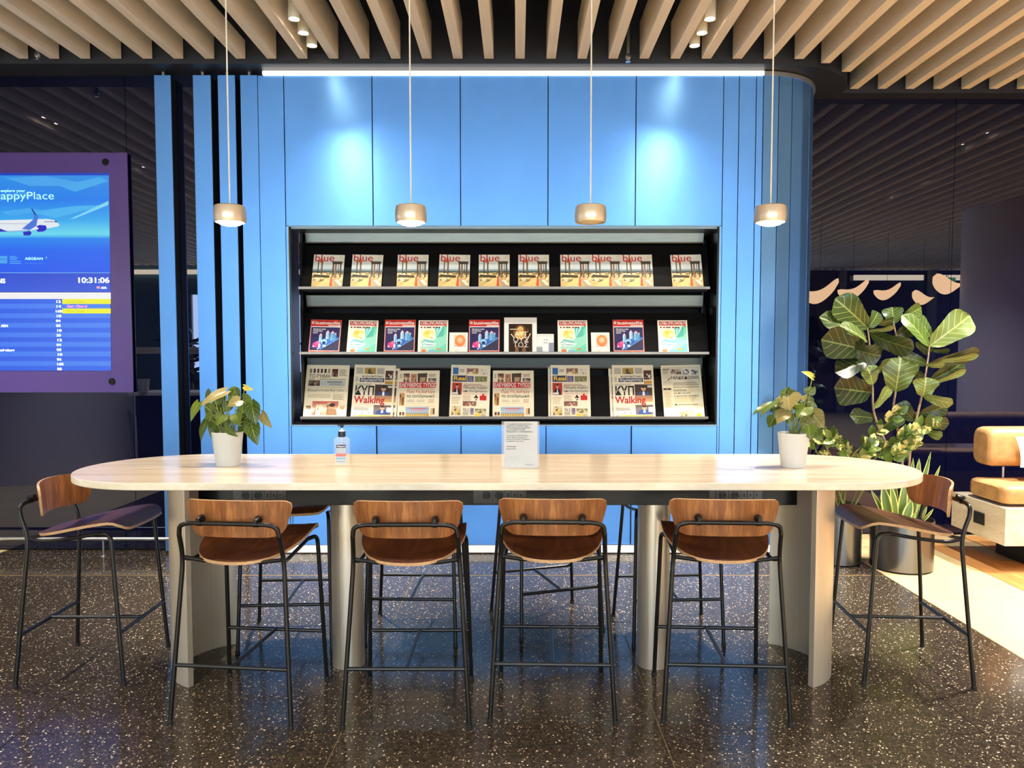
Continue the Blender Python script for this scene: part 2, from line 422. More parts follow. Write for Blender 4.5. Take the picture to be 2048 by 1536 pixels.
bulk = MB().prism(path + [(11, 6.55), (-11, 6.55)], ZS, 4.1).build('trim_1', 'soffit_black', None, True, 30)
tag(bulk, 'black bulkhead soffit above the blue wall', None, None, 'structure')
# ================================================================== GLASS WALLS
def pane(par, x0, x1, y, z0=.0, z1=ZS):
    MB().box(x0 + .002, x1 - .002, y, y + .02, z0, z1).build('pane', 'dark_glass', par, False)
wl = structure('wall_left')
sx = at(253, 300, YL).x
for a, b in ((-11, -6.9), (-6.9, -4.85), (-4.85, sx), (sx, -1.55)): pane(wl, a, b, YL, .012)
MB().box(-11, -1.55, YL + .03, YL + .08, 0, ZS).build('backing', 'core_black', wl, False)
wr = structure('wall_right')
sr = at(1910, 300, YR).x
for a, b in ((2.0, sr), (sr, 5.5), (5.5, 7.6), (7.6, 11)): pane(wr, a, b, YR, .012)
MB().box(2.0, 11, YR + .03, YR + .08, 0, ZS).build('backing', 'core_black', wr, False)
# bumper rail before the left glass
rail = thing('bumper_rail', 'low bright steel rail on short posts in front of the dark left glass', 'rail', (-3.4, 5.40, 0))
MB().tube([(-3.4, 0, .122), (.95, 0, .122)], .012, 12).build('rail_tube', 'alu', rail)
for px in (-560, -180, 207, 420):
    x = at(px, 1100, 5.40).x + 3.4
    MB().lathe([(.006, 0.006), (.006, .112)], 10, (x, 0, 0)).lathe([(.018, 0), (.018, .006)], 14, (x, 0, 0)).build('post', 'alu', rail)
# ================================================================== BLUE WALL
wb = structure('wall_back')
ZT = 3.345
xs = [at(p, 300, YW).x for p in (569.3, 745, 921, 1096, 1271.5, 1446)]
nx0, nx1 = at(576, 452, YW).x, at(1440, 452, YW).x; nz1 = at(1000, 452, YW).z; nz0 = at(1000, 851, YW).z
xl = at(517, 300, YW).x
core = MB()
core.box(xl, nx0, YW + .022, 6.0, .0, ZT).box(nx1, 1.70, YW + .022, 6.5, .0, ZT).box(nx0, nx1, YW + .022, 6.0, nz1, ZT).box(nx0, nx1, YW + .022, 6.0, .0, nz0).box(nx0, nx1, 5.86, 6.0, nz0, nz1)
cc = (1.70, 5.96); RC = .5
core.prism([(1.70, YW + .022)] + [(cc[0] + (RC - .022) * math.sin(R(a)), cc[1] - (RC - .022) * math.cos(R(a))) for a in range(0, 91, 6)] + [(2.178, 6.5), (1.70, 6.5)], 0, ZT)
core.build('wall_core', 'core_black', wb, False)
ZK = .062
def panel(x0, x1, z0, z1, y=YW, g=.003):
    MB().box(x0 + g, x1 - g, y, y + .02, z0 + g, z1 - g).build('panel', 'blue_metal', wb, False, bevel=.0012)
for a, b in zip(xs[:-1], xs[1:]): panel(a, b, nz1, ZT)
panel(xl, xs[0], ZK, ZT)
panel(xs[0], nx0, ZK, nz1, g=.0004); panel(nx1, xs[-1], ZK, nz1, g=.0004)
lows = [nx0] + [at(p, 870, YW).x for p in (753, 922, 1092, 1263)] + [nx1]
for k, (a, b) in enumerate(zip(lows[:-1], lows[1:])): panel(a, b, ZK, nz0, YW + (0, .010)[k % 2])
# ribs to the rounded corner: flat ones, then along the quarter circle
flat = [xs[-1]] + [at(p, 300, YW).x for p in (1477, 1511)] + [1.70]
for a, b in zip(flat[:-1], flat[1:]): panel(a, b, ZK, ZT, g=.0025)
NR = 7
for k in range(NR):
    a0, a1 = 90 * k / NR + .35, 90 * (k + 1) / NR - .35
    po = [(cc[0] + RC * math.sin(R(a)), cc[1] - RC * math.cos(R(a))) for a in (a0, a1)]
    pi_ = [(cc[0] + (RC - .02) * math.sin(R(a)), cc[1] - (RC - .02) * math.cos(R(a))) for a in (a1, a0)]
    MB().prism(po + pi_, ZK, ZT).build('panel', 'blue_metal', wb, False, bevel=.0012)
MB().box(2.18, 2.2, 5.975, YR, ZK, ZT).build('panel', 'blue_metal', wb, False)
# light strip on top; aluminium skirting below, its reflected brightness put in as glow
lx = at(526, 147, YW).x
MB().box(lx, 1.70, YW - .012, YW + .01, ZT, ZT + .024).build('light_strip', 'led_white', wb, False)
arc = [(cc[0] + (RC + .012) * math.sin(R(a)), cc[1] - (RC + .012) * math.cos(R(a))) for a in range(0, 91, 6)]
arci = [(cc[0] + (RC - .01) * math.sin(R(a)), cc[1] - (RC - .01) * math.cos(R(a))) for a in range(90, -1, -6)]
MB().prism(arc + arci, ZT, ZT + .024).build('top_trim', 'alu', wb)
skp = [(xl, YW - .006), (1.70, YW - .006)] + [(cc[0] + (RC + .006) * math.sin(R(a)), cc[1] - (RC + .006) * math.cos(R(a))) for a in range(6, 91, 6)]
ski = [(cc[0] + (RC - .02) * math.sin(R(a)), cc[1] - (RC - .02) * math.cos(R(a))) for a in range(90, -1, -6)] + [(1.70, YW + .02), (xl, YW + .02)]
sk = MB().prism(skp + ski, .010, ZK - .004, 0).build('baseboard_back', 'skirting_glow', None, True)
tag(sk, 'reflective white skirting with added glow along the foot of the blue wall', None, None, 'structure')
# fins standing free at the left end
for n, (a, b) in enumerate(((309, 342), (386.5, 422), (436, 470.5), (481, 515))):
    x0, x1 = at(a, 200, YW).x, at(b, 200, YW).x
    f = thing('wall_fin', ('outermost tall blue metal fin beside the departure screen', 'tall blue metal fin, second from the departure screen', 'tall blue metal fin, third from the departure screen', 'tall blue metal fin close against the blue wall end')[n], 'fin', ((x0 + x1) / 2, YW, 0), 0, 'blue fins at the wall end')
    h = (x1 - x0) / 2
    MB().box(-h, h, 0, .012, .02, ZT).build('face_plate', 'blue_metal', f, False, bevel=.0012)
    MB().box(-h + .004, h - .001, .012, .095, .02, ZT - .005).build('fin_body', 'core_black', f, False)
    MB().lathe([(.010, ZT), (.010, ZS)], 10, (-.005, .03, 0)).build('bolt', 'alu', f)
    MB().box(-h, h, .01, .09, 0, .02).build('foot_plate', 'core_black', f, False)
# ================================================================== MAGAZINE RACK
rk = thing('magazine_rack', 'black steel display rack with three sloped tiers built into the blue wall', 'rack', ((nx0 + nx1) / 2, 5.6, nz0))
rx0, rx1 = nx0 + .004, nx1 - .004
def rp(mb, name, m, **k):
    o = mb.build(name, m, rk, k.pop('smooth', False), **k); o.matrix_parent_inverse = Matrix.Translation(rk.location).inverted(); return o
rp(MB().box(rx0, rx1, 5.84, 5.855, nz0 + .004, nz1 - .004), 'back_plate', 'rack_black')
rp(MB().box(rx0, rx0 + .012, YW + .004, 5.84, nz0 + .004, nz1 - .004), 'side_liner', 'black_steel')
rp(MB().box(rx1 - .012, rx1, YW + .004, 5.84, nz0 + .004, nz1 - .004), 'side_liner', 'black_steel')
rp(MB().box(rx0 + .012, rx1 - .012, YW + .004, 5.84, nz0 + .004, nz0 + .016), 'floor_liner', 'rack_black')
rp(MB().box(rx0 + .012, rx1 - .012, YW + .02, 5.84, nz1 - .016, nz1 - .004), 'top_liner', 'rack_grey')
TILT = R(18); YB = 5.555
LIPS = [at(1035, p, YB).z for p in (574, 705, 834)]
bx0, bx1 = rx0 + .045, rx1 - .045
tops = [nz1 - .02] + [z - .03 for z in LIPS[:2]]
for n, zl in enumerate(LIPS):
    lip = at(1035, (573, 703.5, 833)[n], 5.515).z
    rp(MB().box(bx0, bx1, 5.515, 5.523, lip - .019, lip).box(bx0, bx1, 5.523, 5.60, lip - .019, lip - .014), 'shelf_lip', 'rack_lip', bevel=.001)
    rp(MB().box(bx0 + .02, bx1 - .02, 5.53, 5.62, lip - .034, lip - .020), 'shelf_beam', 'rack_black')
    L = .31 if n else .34
    zb = lip - .013; yb0 = YB + .022
    mt = Matrix.Translation((0, yb0, zb)) @ Matrix.Rotation(-TILT, 4, 'X')
    rp(MB().box(bx0, bx1, 0, .006, 0, L, 0, mt), 'back_panel', 'rack_black')
    for q in range(7):                                    # felt faces a little proud of the panel
        a = bx0 + .03 + q * (bx1 - bx0 - .06) / 7
    by0, by1 = ((455, 485), (590, 613), (715, 736))[n]
    z1_, z0_ = at(1035, by0, 5.68).z, at(1035, by1, 5.68).z
    mh = Matrix.Translation((0, 5.70, z0_)) @ Matrix.Rotation(R(14), 4, 'X')
    rp(MB().box(bx0 + .01, bx1 - .01, -.004, .004, 0, z1_ - z0_, 0, mh), 'header_band', 'rack_grey')
    rp(MB().tube([(bx0 + .01, 5.694, z0_), (bx1 - .01, 5.694, z0_)], .005, 8), 'band_edge', 'rack_lip', smooth=True)
for sx_, sg in ((bx0, 1), (bx1, -1)):
    mb = MB()
    for zl in LIPS:
        mt = Matrix.Translation((sx_, YB + .02, zl)) @ Matrix.Rotation(-TILT, 4, 'X'); mb.box(-.006, .006, -.01, .012, 0, .36, 0, mt)
    mb.box(sx_ - .006, sx_ + .006, 5.74, 5.83, nz0 + .02, nz1 - .02)
    rp(mb, 'side_bracket', 'black_steel')
# thin blue reveal frame round the opening
fr = MB().box(nx0 - .002, nx0 + .004, YW - .002, YW + .02, nz0, nz1).box(nx1 - .004, nx1 + .002, YW - .002, YW + .02, nz0, nz1).box(nx0, nx1, YW - .002, YW + .02, nz0 - .003, nz0 + .006).box(nx0, nx1, YW - .002, YW + .02, nz1 - .004, nz1 + .002)
rp(fr, 'reveal_frame', 'rack_grey')
# ================================================================== PRINTED MATTER
rnd = random.Random(3)
def lines(x0, y0, x1, y1, n, c, jag=.25, h=.5):
    out = []; st = (y1 - y0) / n
    for k in range(n):
        yy = y0 + k * st; out.append(rc(x0, yy, x1 - (x1 - x0) * jag * rnd.random(), yy + st * h, c))
    return out
def photo(x0, y0, x1, y1, pal, n=5, m=4):
    w_, h_ = x1 - x0, y1 - y0; a, b = rnd.choice(pal), rnd.choice(pal)
    out = [([(x0, y0), (x1, y0), (x1, y1), (x0, y1)], [a, pal[0], b, b])]
    hz = y0 + h_ * rnd.uniform(.25, .55); out.append(([(x0, y0), (x1, y0), (x1, hz), (x0, hz * .98 + y0 * .02)], [rnd.choice(pal), rnd.choice(pal), a, a]))
    for k in range(n + m):
        cx, cy = x0 + w_ * rnd.uniform(.16, .84), y0 + h_ * rnd.uniform(.18, .8); rx, ry = w_ * rnd.uniform(.05, .15), h_ * rnd.uniform(.08, .18)
        col = rnd.choice(pal)
        if k % 3 == 0: out += [([(cx - rx * 1.1, y0), (cx + rx * 1.1, y0), (cx + rx * .8, cy), (cx - rx * .8, cy)], col), el(cx, cy + ry * .6, rx * .5, ry * .6, rnd.choice(pal), 8)]
        else: out.append(el(cx, cy, rx, ry, col, 9))
    return out
def portrait(x0, y0, x1, y1, bg, suit, skin=(214, 170, 140)):
    w_, h_ = x1 - x0, y1 - y0; cx = (x0 + x1) / 2
    return [rc(x0, y0, x1, y1, bg), ([(cx - w_ * .4, y0), (cx + w_ * .4, y0), (cx + w_ * .28, y0 + h_ * .45), (cx, y0 + h_ * .54), (cx - w_ * .28, y0 + h_ * .45)], suit),
            ([(cx - w_ * .07, y0 + h_ * .2), (cx + w_ * .07, y0 + h_ * .2), (cx + w_ * .05, y0 + h_ * .5), (cx - w_ * .05, y0 + h_ * .5)], (240, 240, 240)), el(cx, y0 + h_ * .7, w_ * .14, h_ * .17, skin), el(cx, y0 + h_ * .82, w_ * .14, h_ * .07, (50, 40, 34))]
# every cover drawn in a 1 x 1 square, scaled to the sheet
def cover_ruins():
    s = [([(0, .45), (1, .45), (1, 1), (0, 1)], [(196, 214, 222), (186, 206, 222), (238, 236, 226), (236, 236, 230)]), rc(0, .5, 1, .56, (130, 160, 178)), rc(0, .44, 1, .51, (84, 92, 84)), rc(0, 0, 1, .45, (216, 186, 126))]
    for k in range(46):
        x, y = rnd.random(), .2 + .25 * rnd.random(); a, b = .03 + .07 * rnd.random(), .01 + .022 * rnd.random()
        s.append(([(x - a, y - b), (x + a * .8, y - b * .6), (x + a, y + b), (x - a * .7, y + b * .8)], rnd.choice([(96, 84, 56), (232, 212, 164), (150, 130, 84), (66, 62, 44), (244, 230, 190), (180, 156, 106)])))
    s += [([(.02, .32), (.55, .3), (.58, .37), (.06, .40)], (74, 68, 48)), ([(.05, 0), (.62, 0), (.60, .3), (.5, .3)], (242, 206, 140)), ([(.62, .3), (.78, .28), (.98, 0), (.8, 0)], (190, 168, 140)), ([(.74, .24), (.86, .24), (.99, .1), (.9, .08)], (242, 232, 206))]
    for x, wd, y0, y1, c in ((.17, .035, .42, .78, (88, 72, 56)), (.29, .05, .40, .78, (120, 96, 70)), (.66, .05, .34, .76, (92, 74, 56)), (.74, .06, .30, .74, (150, 116, 82)), (.9, .05, .32, .76, (96, 80, 62)), (.83, .02, .38, .72, (60, 52, 42))):
        s += [rc(x - wd / 2, y0, x + wd / 2, y1, c), rc(x + wd * .15, y0, x + wd / 2, y1, tuple(int(q * .72) for q in c))]
    s += [rc(.62, .74, .95, .80, (84, 74, 60)), rc(.64, .72, .93, .745, (50, 46, 40)), rc(.14, .78, .33, .82, (196, 90, 50)), ([(.20, .76), (.34, .76), (.28, .9), (.24, .9)], (206, 96, 48))]
    s += [([(.575, .06), (.67, .06), (.65, .3), (.6, .3)], (226, 96, 62)), el(.622, .32, .025, .022, (120, 60, 40)), rc(.6, .045, .615, .07, (200, 140, 110)), el(.9, .93, .05, .042, (200, 190, 110)), el(.9, .93, .036, .03, (240, 238, 226))]
    return s, [('blue', 'ink_red', .03, .80, .62, .26, .004)]
def cover_red():
    s = [rc(0, 0, 1, 1, (206, 52, 48)), rc(.02, .075, .98, .80, (246, 240, 240)), rc(.03, .085, .97, .775, (44, 42, 92)), ([(.03, .085), (.97, .085), (.97, .4)], (58, 56, 84)), rc(.58, .81, .98, .835, (246, 240, 236))]
    s += [([(.1, .24), (.36, .12), (.96, .46), (.72, .56)], (62, 104, 190)), ([(.1, .24), (.36, .12), (.36, .10), (.08, .225)], (30, 46, 110)), ([(.36, .12), (.96, .46), (.97, .44), (.36, .10)], (96, 170, 226))]
    for x, y, wd, h, c in ((.36, .33, .1, .2, (168, 214, 240)), (.58, .42, .11, .2, (186, 222, 244)), (.74, .38, .14, .22, (120, 186, 230)), (.84, .4, .06, .16, (92, 160, 214))):
        s += [rc(x - wd / 2, y, x + wd / 2, y + h, c), rc(x, y, x + wd / 2, y + h, tuple(int(q * .85) for q in c)), ([(x - wd / 2, y + h), (x + wd / 2, y + h), (x, y + h + .07)], (240, 190, 214))]
    s += [el(.22, .25, .1, .085, (226, 70, 130)), el(.28, .31, .06, .05, (240, 110, 160)), el(.15, .2, .03, .026, (250, 210, 226)), el(.34, .22, .035, .07, (250, 226, 236)), el(.48, .34, .1, .08, (150, 206, 236)), el(.48, .31, .06, .045, (44, 42, 92)), el(.5, .22, .06, .03, (206, 236, 248)), el(.3, .13, .025, .02, (250, 230, 236))]
    s += [rc(.02, .03, .98, .05, (240, 200, 190)), rc(.03, .87, .12, .95, (240, 200, 196))] + [rc(.06 + .3 * q, .012, .22 + .3 * q, .06, (214, 120, 80)) for q in range(3)]
    return s, [('businessfile', 'ink_white', .15, .862, .8, .115, .014), ('Having to make', 'ink_white', .1, .70, .4, .05, .02), ('Greek cities', 'ink_white', .1, .645, .3, .05, .02), ('smart', 'ink_white', .1, .59, .16, .05, .02)]
def cover_green():
    s = [rc(0, 0, 1, 1, (246, 244, 226)), ([(.5, .05), (.96, .05), (.96, .82), (.8, .82)], (118, 214, 186)), ([(.08, .3), (.5, .05), (.96, .3), (.96, .6), (.6, .45)], (150, 222, 200)), ([(.06, .08), (.4, .08), (.5, .4), (.2, .45)], (204, 230, 206)), rc(.05, .84, .95, .975, (208, 56, 50)), rc(.06, .85, .94, .965, (196, 44, 40))]
    s += [el(.36, .58, .2, .13, (240, 222, 130)), el(.3, .62, .08, .06, (246, 206, 100)), el(.46, .54, .09, .07, (250, 240, 190)), el(.5, .44, .05, .05, (244, 244, 220)), ([(.42, .52), (.52, .42), (.44, .44)], (140, 190, 180))]
    for q in range(5): s.append(([(.55 + .07 * q, .8), (.59 + .07 * q, .8), (.74 + .03 * q, .52), (.6, .46)], ((96, 200, 190), (170, 232, 214), (120, 190, 214), (190, 236, 220), (90, 190, 170))[q]))
    for q in range(4): s.append(([(.08, .3 - .05 * q), (.2, .42 - .05 * q), (.55, .36 - .06 * q), (.5, .32 - .06 * q)], ((120, 190, 200), (200, 232, 220), (92, 170, 190), (170, 222, 206))[q]))
    s += [rc(.1, .27, .62, .30, (248, 246, 240)), rc(.1, .21, .58, .24, (248, 246, 240)), el(.2, .08, .09, .05, (232, 140, 96)), el(.7, .13, .08, .03, (214, 160, 80)), rc(.34, .05, .56, .1, (130, 200, 226))]
    s += [rc(.08 + .1 * q, .76, .13 + .1 * q + .02 * (q % 3), .80, ((50, 44, 40), (180, 60, 50), (90, 84, 80))[q % 3]) for q in range(7)] + [rc(.9, .8, .94, .84, (208, 56, 50))]
    return s, [('ΟΙΚΟΝΟΜΙΚΗ', 'ink_white', .075, .872, .85, .125, .02)]
def cover_white():
    s = [rc(0, 0, 1, 1, (248, 246, 240)), rc(.14, .0, .86, .82, (58, 36, 20))] + photo(.15, .01, .85, .81, [(58, 36, 20), (92, 60, 30), (36, 22, 14), (120, 84, 44), (44, 30, 20)], 8, 9)
    s += [el(.5, .66, .17, .13, (110, 74, 40)), el(.5, .67, .09, .085, (222, 186, 120)), el(.5, .52, .17, .14, (206, 160, 84)), el(.5, .55, .08, .06, (240, 206, 130)), ([(.18, .66), (.42, .66), (.42, .68), (.18, .68)], (240, 232, 220)), ([(.2, .52), (.3, .42), (.32, .44), (.22, .55)], (226, 200, 160)), ([(.82, .54), (.7, .34), (.68, .36), (.79, .56)], (226, 200, 160)), rc(.3, .0, .7, .02, (190, 90, 70)), rc(.34, .02, .44, .2, (130, 96, 70)), rc(.56, .02, .66, .2, (130, 96, 70))]
    return s, [('ΑΥΓ', 'ink_white', .31, .47, .42, .16, -.005), ('ΟΥΣ', 'ink_white', .27, .32, .46, .16, -.005), ('ΤΟΣ', 'ink_white', .27, .17, .46, .16, -.005)]
def cover_orange():
    s = [rc(0, 0, 1, 1, (250, 246, 234)), rc(.1, .02, .12, .95, (226, 216, 196)), ([(.26, .3), (.9, .3), (.9, .9), (.26, .9)], [(214, 206, 200), (214, 206, 200), (246, 214, 180), (246, 214, 180)]), el(.58, .6, .29, .28, (236, 140, 84)), el(.58, .63, .17, .15, (244, 184, 140)), el(.58, .64, .07, .05, (240, 206, 186)), rc(.3, .15, .56, .17, (200, 190, 172)), rc(.3, .08, .48, .1, (214, 206, 190))]
    return s, []
def cover_pale():
    s = [rc(0, 0, 1, 1, (240, 240, 238)), rc(.05, .62, .95, .95, (232, 236, 232)), rc(0, 0, .38, .34, (170, 176, 182)), rc(.7, 0, 1, .55, (148, 152, 170)), rc(.35, .12, .7, .8, (246, 246, 244)), rc(.02, .86, .9, .95, (220, 224, 214))] + [rc(.05 + .1 * q, .05, .1 + .1 * q, .28, (150, 160, 172)) for q in range(3)]
    return s, [('99', 'ink_palegrey', .4, .64, .24, .12, .0), ('60', 'ink_palegrey', .4, .5, .24, .12, .0)]
def news_vima():
    s = [rc(0, 0, 1, 1, (240, 230, 202))]
    s += [rc(.08 + .085 * q, .85, .13 + .085 * q, .93, ((120, 110, 100), (60, 52, 46), (90, 70, 60), (70, 60, 54), (50, 44, 40), (150, 140, 126))[q]) for q in range(6)]
    s += photo(.60, .78, .74, .93, [(70, 40, 34), (30, 26, 26), (180, 150, 130), (96, 50, 44)], 4, 4) + lines(.77, .80, .95, .93, 6, (150, 142, 126)) + [rc(.07, .725, .2, .735, (40, 36, 34)), rc(.32, .722, .93, .732, (60, 70, 84))]
    s += photo(.07, .60, .34, .71, [(60, 56, 54), (130, 110, 96), (190, 150, 124), (40, 40, 44)], 5, 3) + [rc(.35, .60, .93, .71, (196, 202, 202))] + lines(.5, .66, .92, .70, 2, (90, 92, 96)) + lines(.56, .615, .9, .65, 2, (140, 142, 140))
    s += [rc(.07, .575, .88, .58, (90, 84, 76))] + lines(.08, .38, .62, .46, 4, (206, 192, 160)) + lines(.66, .36, .92, .46, 5, (190, 176, 146)) + [rc(.66, .345, .92, .352, (110, 100, 86))]
    s += photo(.2, .05, .8, .31, [(226, 206, 170), (206, 150, 120), (176, 120, 84), (236, 222, 196), (200, 90, 84), (150, 112, 80)], 9, 6) + [el(.66, .2, .08, .07, (206, 156, 120)), ([(.55, .05), (.78, .05), (.76, .16), (.62, .18)], (160, 120, 84)), el(.66, .24, .07, .035, (70, 54, 44))]
    s += photo(.06, .16, .17, .22, [(196, 160, 110), (110, 80, 60)], 3, 2) + photo(.84, .16, .95, .22, [(196, 160, 110), (150, 90, 60)], 3, 2)
    return s, [('ΤΟ ΒΗΜΑ', 'ink_black', .07, .755, .5, .085, .008), ('Κουρμάντα και θρέψαλα', 'ink_grey', .07, .50, .82, .06, .0)]
def news_kyp():
    s = [rc(0, 0, 1, 1, (242, 233, 210)), rc(.05, .83, .22, .95, (188, 184, 170))] + photo(.25, .83, .52, .95, [(150, 126, 70), (90, 80, 60), (180, 150, 80)], 5, 3) + [rc(.55, .83, .73, .95, (184, 180, 168)), rc(.15, .675, .74, .75, (52, 64, 96))]
    s += photo(.76, .72, .95, .90, [(190, 160, 140), (90, 50, 50), (230, 220, 206), (60, 46, 46)], 5, 5) + [rc(.76, .64, .95, .7, (196, 150, 70))] + lines(.05, .61, .5, .65, 3, (170, 164, 150)) + lines(.05, .68, .12, .78, 5, (150, 144, 132))
    s += portrait(.53, .36, .95, .63, (74, 62, 56), (62, 76, 120)) + [rc(.53, .36, .95, .42, (190, 140, 110)), rc(.84, .57, .95, .61, (220, 214, 200)), ([(.53, .3), (.95, .3), (.95, .38), (.53, .38)], [(226, 190, 140), (226, 170, 100), (190, 140, 110), (190, 140, 110)])]
    s += [rc(.05, .13, .48, .20, (206, 200, 190))] + lines(.06, .14, .47, .19, 2, (140, 130, 120)) + portrait(.53, .06, .95, .24, (120, 110, 104), (60, 80, 140)) + [rc(.84, .11, .97, .2, (240, 238, 230)), rc(.18, .0, .95, .05, (240, 204, 90)), rc(.7, .01, .95, .045, (226, 150, 60))] + lines(.06, .01, .16, .05, 2, (110, 100, 84)) + [el(.1, .09, .012, .009, (200, 160, 80)), el(.27, .09, .012, .009, (60, 56, 50)), el(.42, .09, .012, .009, (60, 56, 50))]
    return s, [('κυριακάτικη', 'ink_navy', .2, .765, .5, .055, .01), ('δημοκρατία', 'ink_white', .17, .69, .54, .065, .015), ('ΚΥΠ', 'ink_black', .05, .43, .45, .2, .03), ('Walking', 'ink_red', .05, .275, .74, .16, .025)]
def news_typos():
    s = [rc(0, 0, 1, 1, (243, 233, 206))] + photo(.12, .76, .27, .94, [(150, 70, 60), (60, 40, 40), (220, 190, 160)], 4, 4) + photo(.3, .76, .44, .93, [(190, 130, 100), (210, 170, 140), (120, 80, 60)], 4, 4) + [([(.47, .73), (.68, .76), (.7, .95), (.46, .94)], (76, 66, 58)), ([(.52, .75), (.65, .77), (.66, .86), (.53, .86)], (190, 160, 120))] + photo(.73, .76, .92, .84, [(150, 130, 120), (90, 80, 80), (200, 180, 160)], 5, 3) + lines(.73, .87, .92, .94, 3, (150, 120, 110)) + lines(.03, .84, .09, .94, 5, (140, 130, 110))
    s += [rc(.02, .63, .92, .755, (204, 46, 42)), rc(.22, .60, .88, .607, (90, 80, 70))] + photo(.04, .26, .16, .52, [(150, 100, 60), (220, 180, 120), (90, 60, 40), (190, 140, 80)], 3, 6) + lines(.22, .33, .42, .39, 4, (190, 176, 140)) + lines(.46, .33, .7, .39, 4, (200, 186, 150)) + lines(.74, .32, .9, .4, 4, (196, 160, 120)) + [rc(.2, .3, .92, .305, (206, 186, 140)), rc(.2, .24, .92, .245, (220, 180, 120))]
    s += [rc(.2, .02, .76, .22, (150, 186, 214)), ([(.2, .12), (.76, .12), (.76, .22), (.2, .22)], [(190, 200, 210), (190, 200, 210), (120, 170, 220), (120, 170, 220)]), rc(.3, .18, .68, .2, (220, 110, 100)), rc(.33, .14, .62, .16, (226, 160, 150)), rc(.2, .0, .76, .09, (196, 160, 90))] + [([(.2 + .06 * q, 0), (.23 + .06 * q, 0), (.25 + .055 * q, .07), (.235 + .055 * q, .07)], (240, 214, 150)) for q in range(9)] + [rc(.8, .06, .9, .2, (220, 180, 130)), rc(.86, .08, .9, .2, (96, 70, 60)), rc(.05, .05, .1, .12, (120, 60, 50)), rc(.12, .05, .17, .12, (120, 70, 60))]
    return s, [('ΕΛΕΥΘΕΡΟΣ ΤΥΠΟΣ', 'ink_white', .03, .65, .88, .1, .025), ('Πώς θα δοθούν', 'ink_red', .21, .52, .68, .075, .01), ('τα αναδρομικά', 'ink_black', .21, .43, .68, .075, .01)]
def news_real():
    s = [rc(0, 0, 1, 1, (243, 234, 210)), rc(.05, .82, .19, .95, (58, 110, 170)), rc(.05, .68, .42, .80, (60, 58, 110)), rc(.43, .68, .58, .79, (66, 66, 120))] + lines(.45, .69, .56, .78, 5, (170, 170, 200)) + photo(.61, .68, .92, .79, [(90, 96, 60), (50, 56, 44), (190, 190, 150), (140, 140, 96)], 6, 3) + photo(.4, .83, .7, .94, [(226, 190, 90), (160, 110, 90), (236, 226, 200), (120, 100, 130)], 6, 4) + photo(.73, .82, .92, .94, [(226, 216, 196), (200, 180, 170), (236, 226, 206)], 4, 4) + lines(.22, .87, .37, .93, 3, (130, 120, 100))
    s += portrait(.05, .43, .29, .66, (190, 60, 54), (50, 44, 44)) + [rc(.06, .44, .2, .475, (240, 236, 226))] + lines(.33, .6, .93, .65, 2, (190, 150, 130)) + [rc(.33, .448, .93, .455, (206, 46, 60)), ([(.6, .37), (.72, .37), (.66, .44)], (50, 44, 44)), rc(.75, .33, .92, .42, (206, 44, 44)), rc(.81, .42, .86, .45, (206, 44, 44)), rc(.64, .33, .69, .35, (60, 60, 60))] + lines(.33, .32, .55, .43, 6, (206, 180, 150)) + photo(.33, .22, .67, .31, [(190, 130, 110), (130, 90, 80), (230, 210, 180)], 6, 3) + lines(.05, .26, .28, .4, 6, (210, 190, 150)) + photo(.05, .05, .28, .22, [(150, 110, 90), (226, 210, 176), (90, 70, 60), (230, 200, 110)], 6, 5) + photo(.52, .06, .61, .18, [(110, 90, 130), (180, 160, 170)], 3, 4) + lines(.34, .05, .5, .12, 4, (150, 140, 120)) + photo(.64, .09, .92, .17, [(180, 170, 130), (110, 100, 80), (220, 206, 150)], 6, 3) + [rc(.64, .02, .78, .08, (240, 214, 90))] + lines(.8, .02, .92, .08, 4, (190, 170, 130)) + [rc(.3, .0, .62, .03, (200, 160, 150))]
    return s, [('Real', 'ink_yellow', .07, .705, .32, .1, .025), ('Πόλεμος νεύρων', 'ink_black', .33, .55, .6, .06, .01), ('από τον Ερντογάν', 'ink_black', .33, .48, .6, .055, .0), ('G.I.', 'ink_black', .34, .13, .16, .06, .01)]
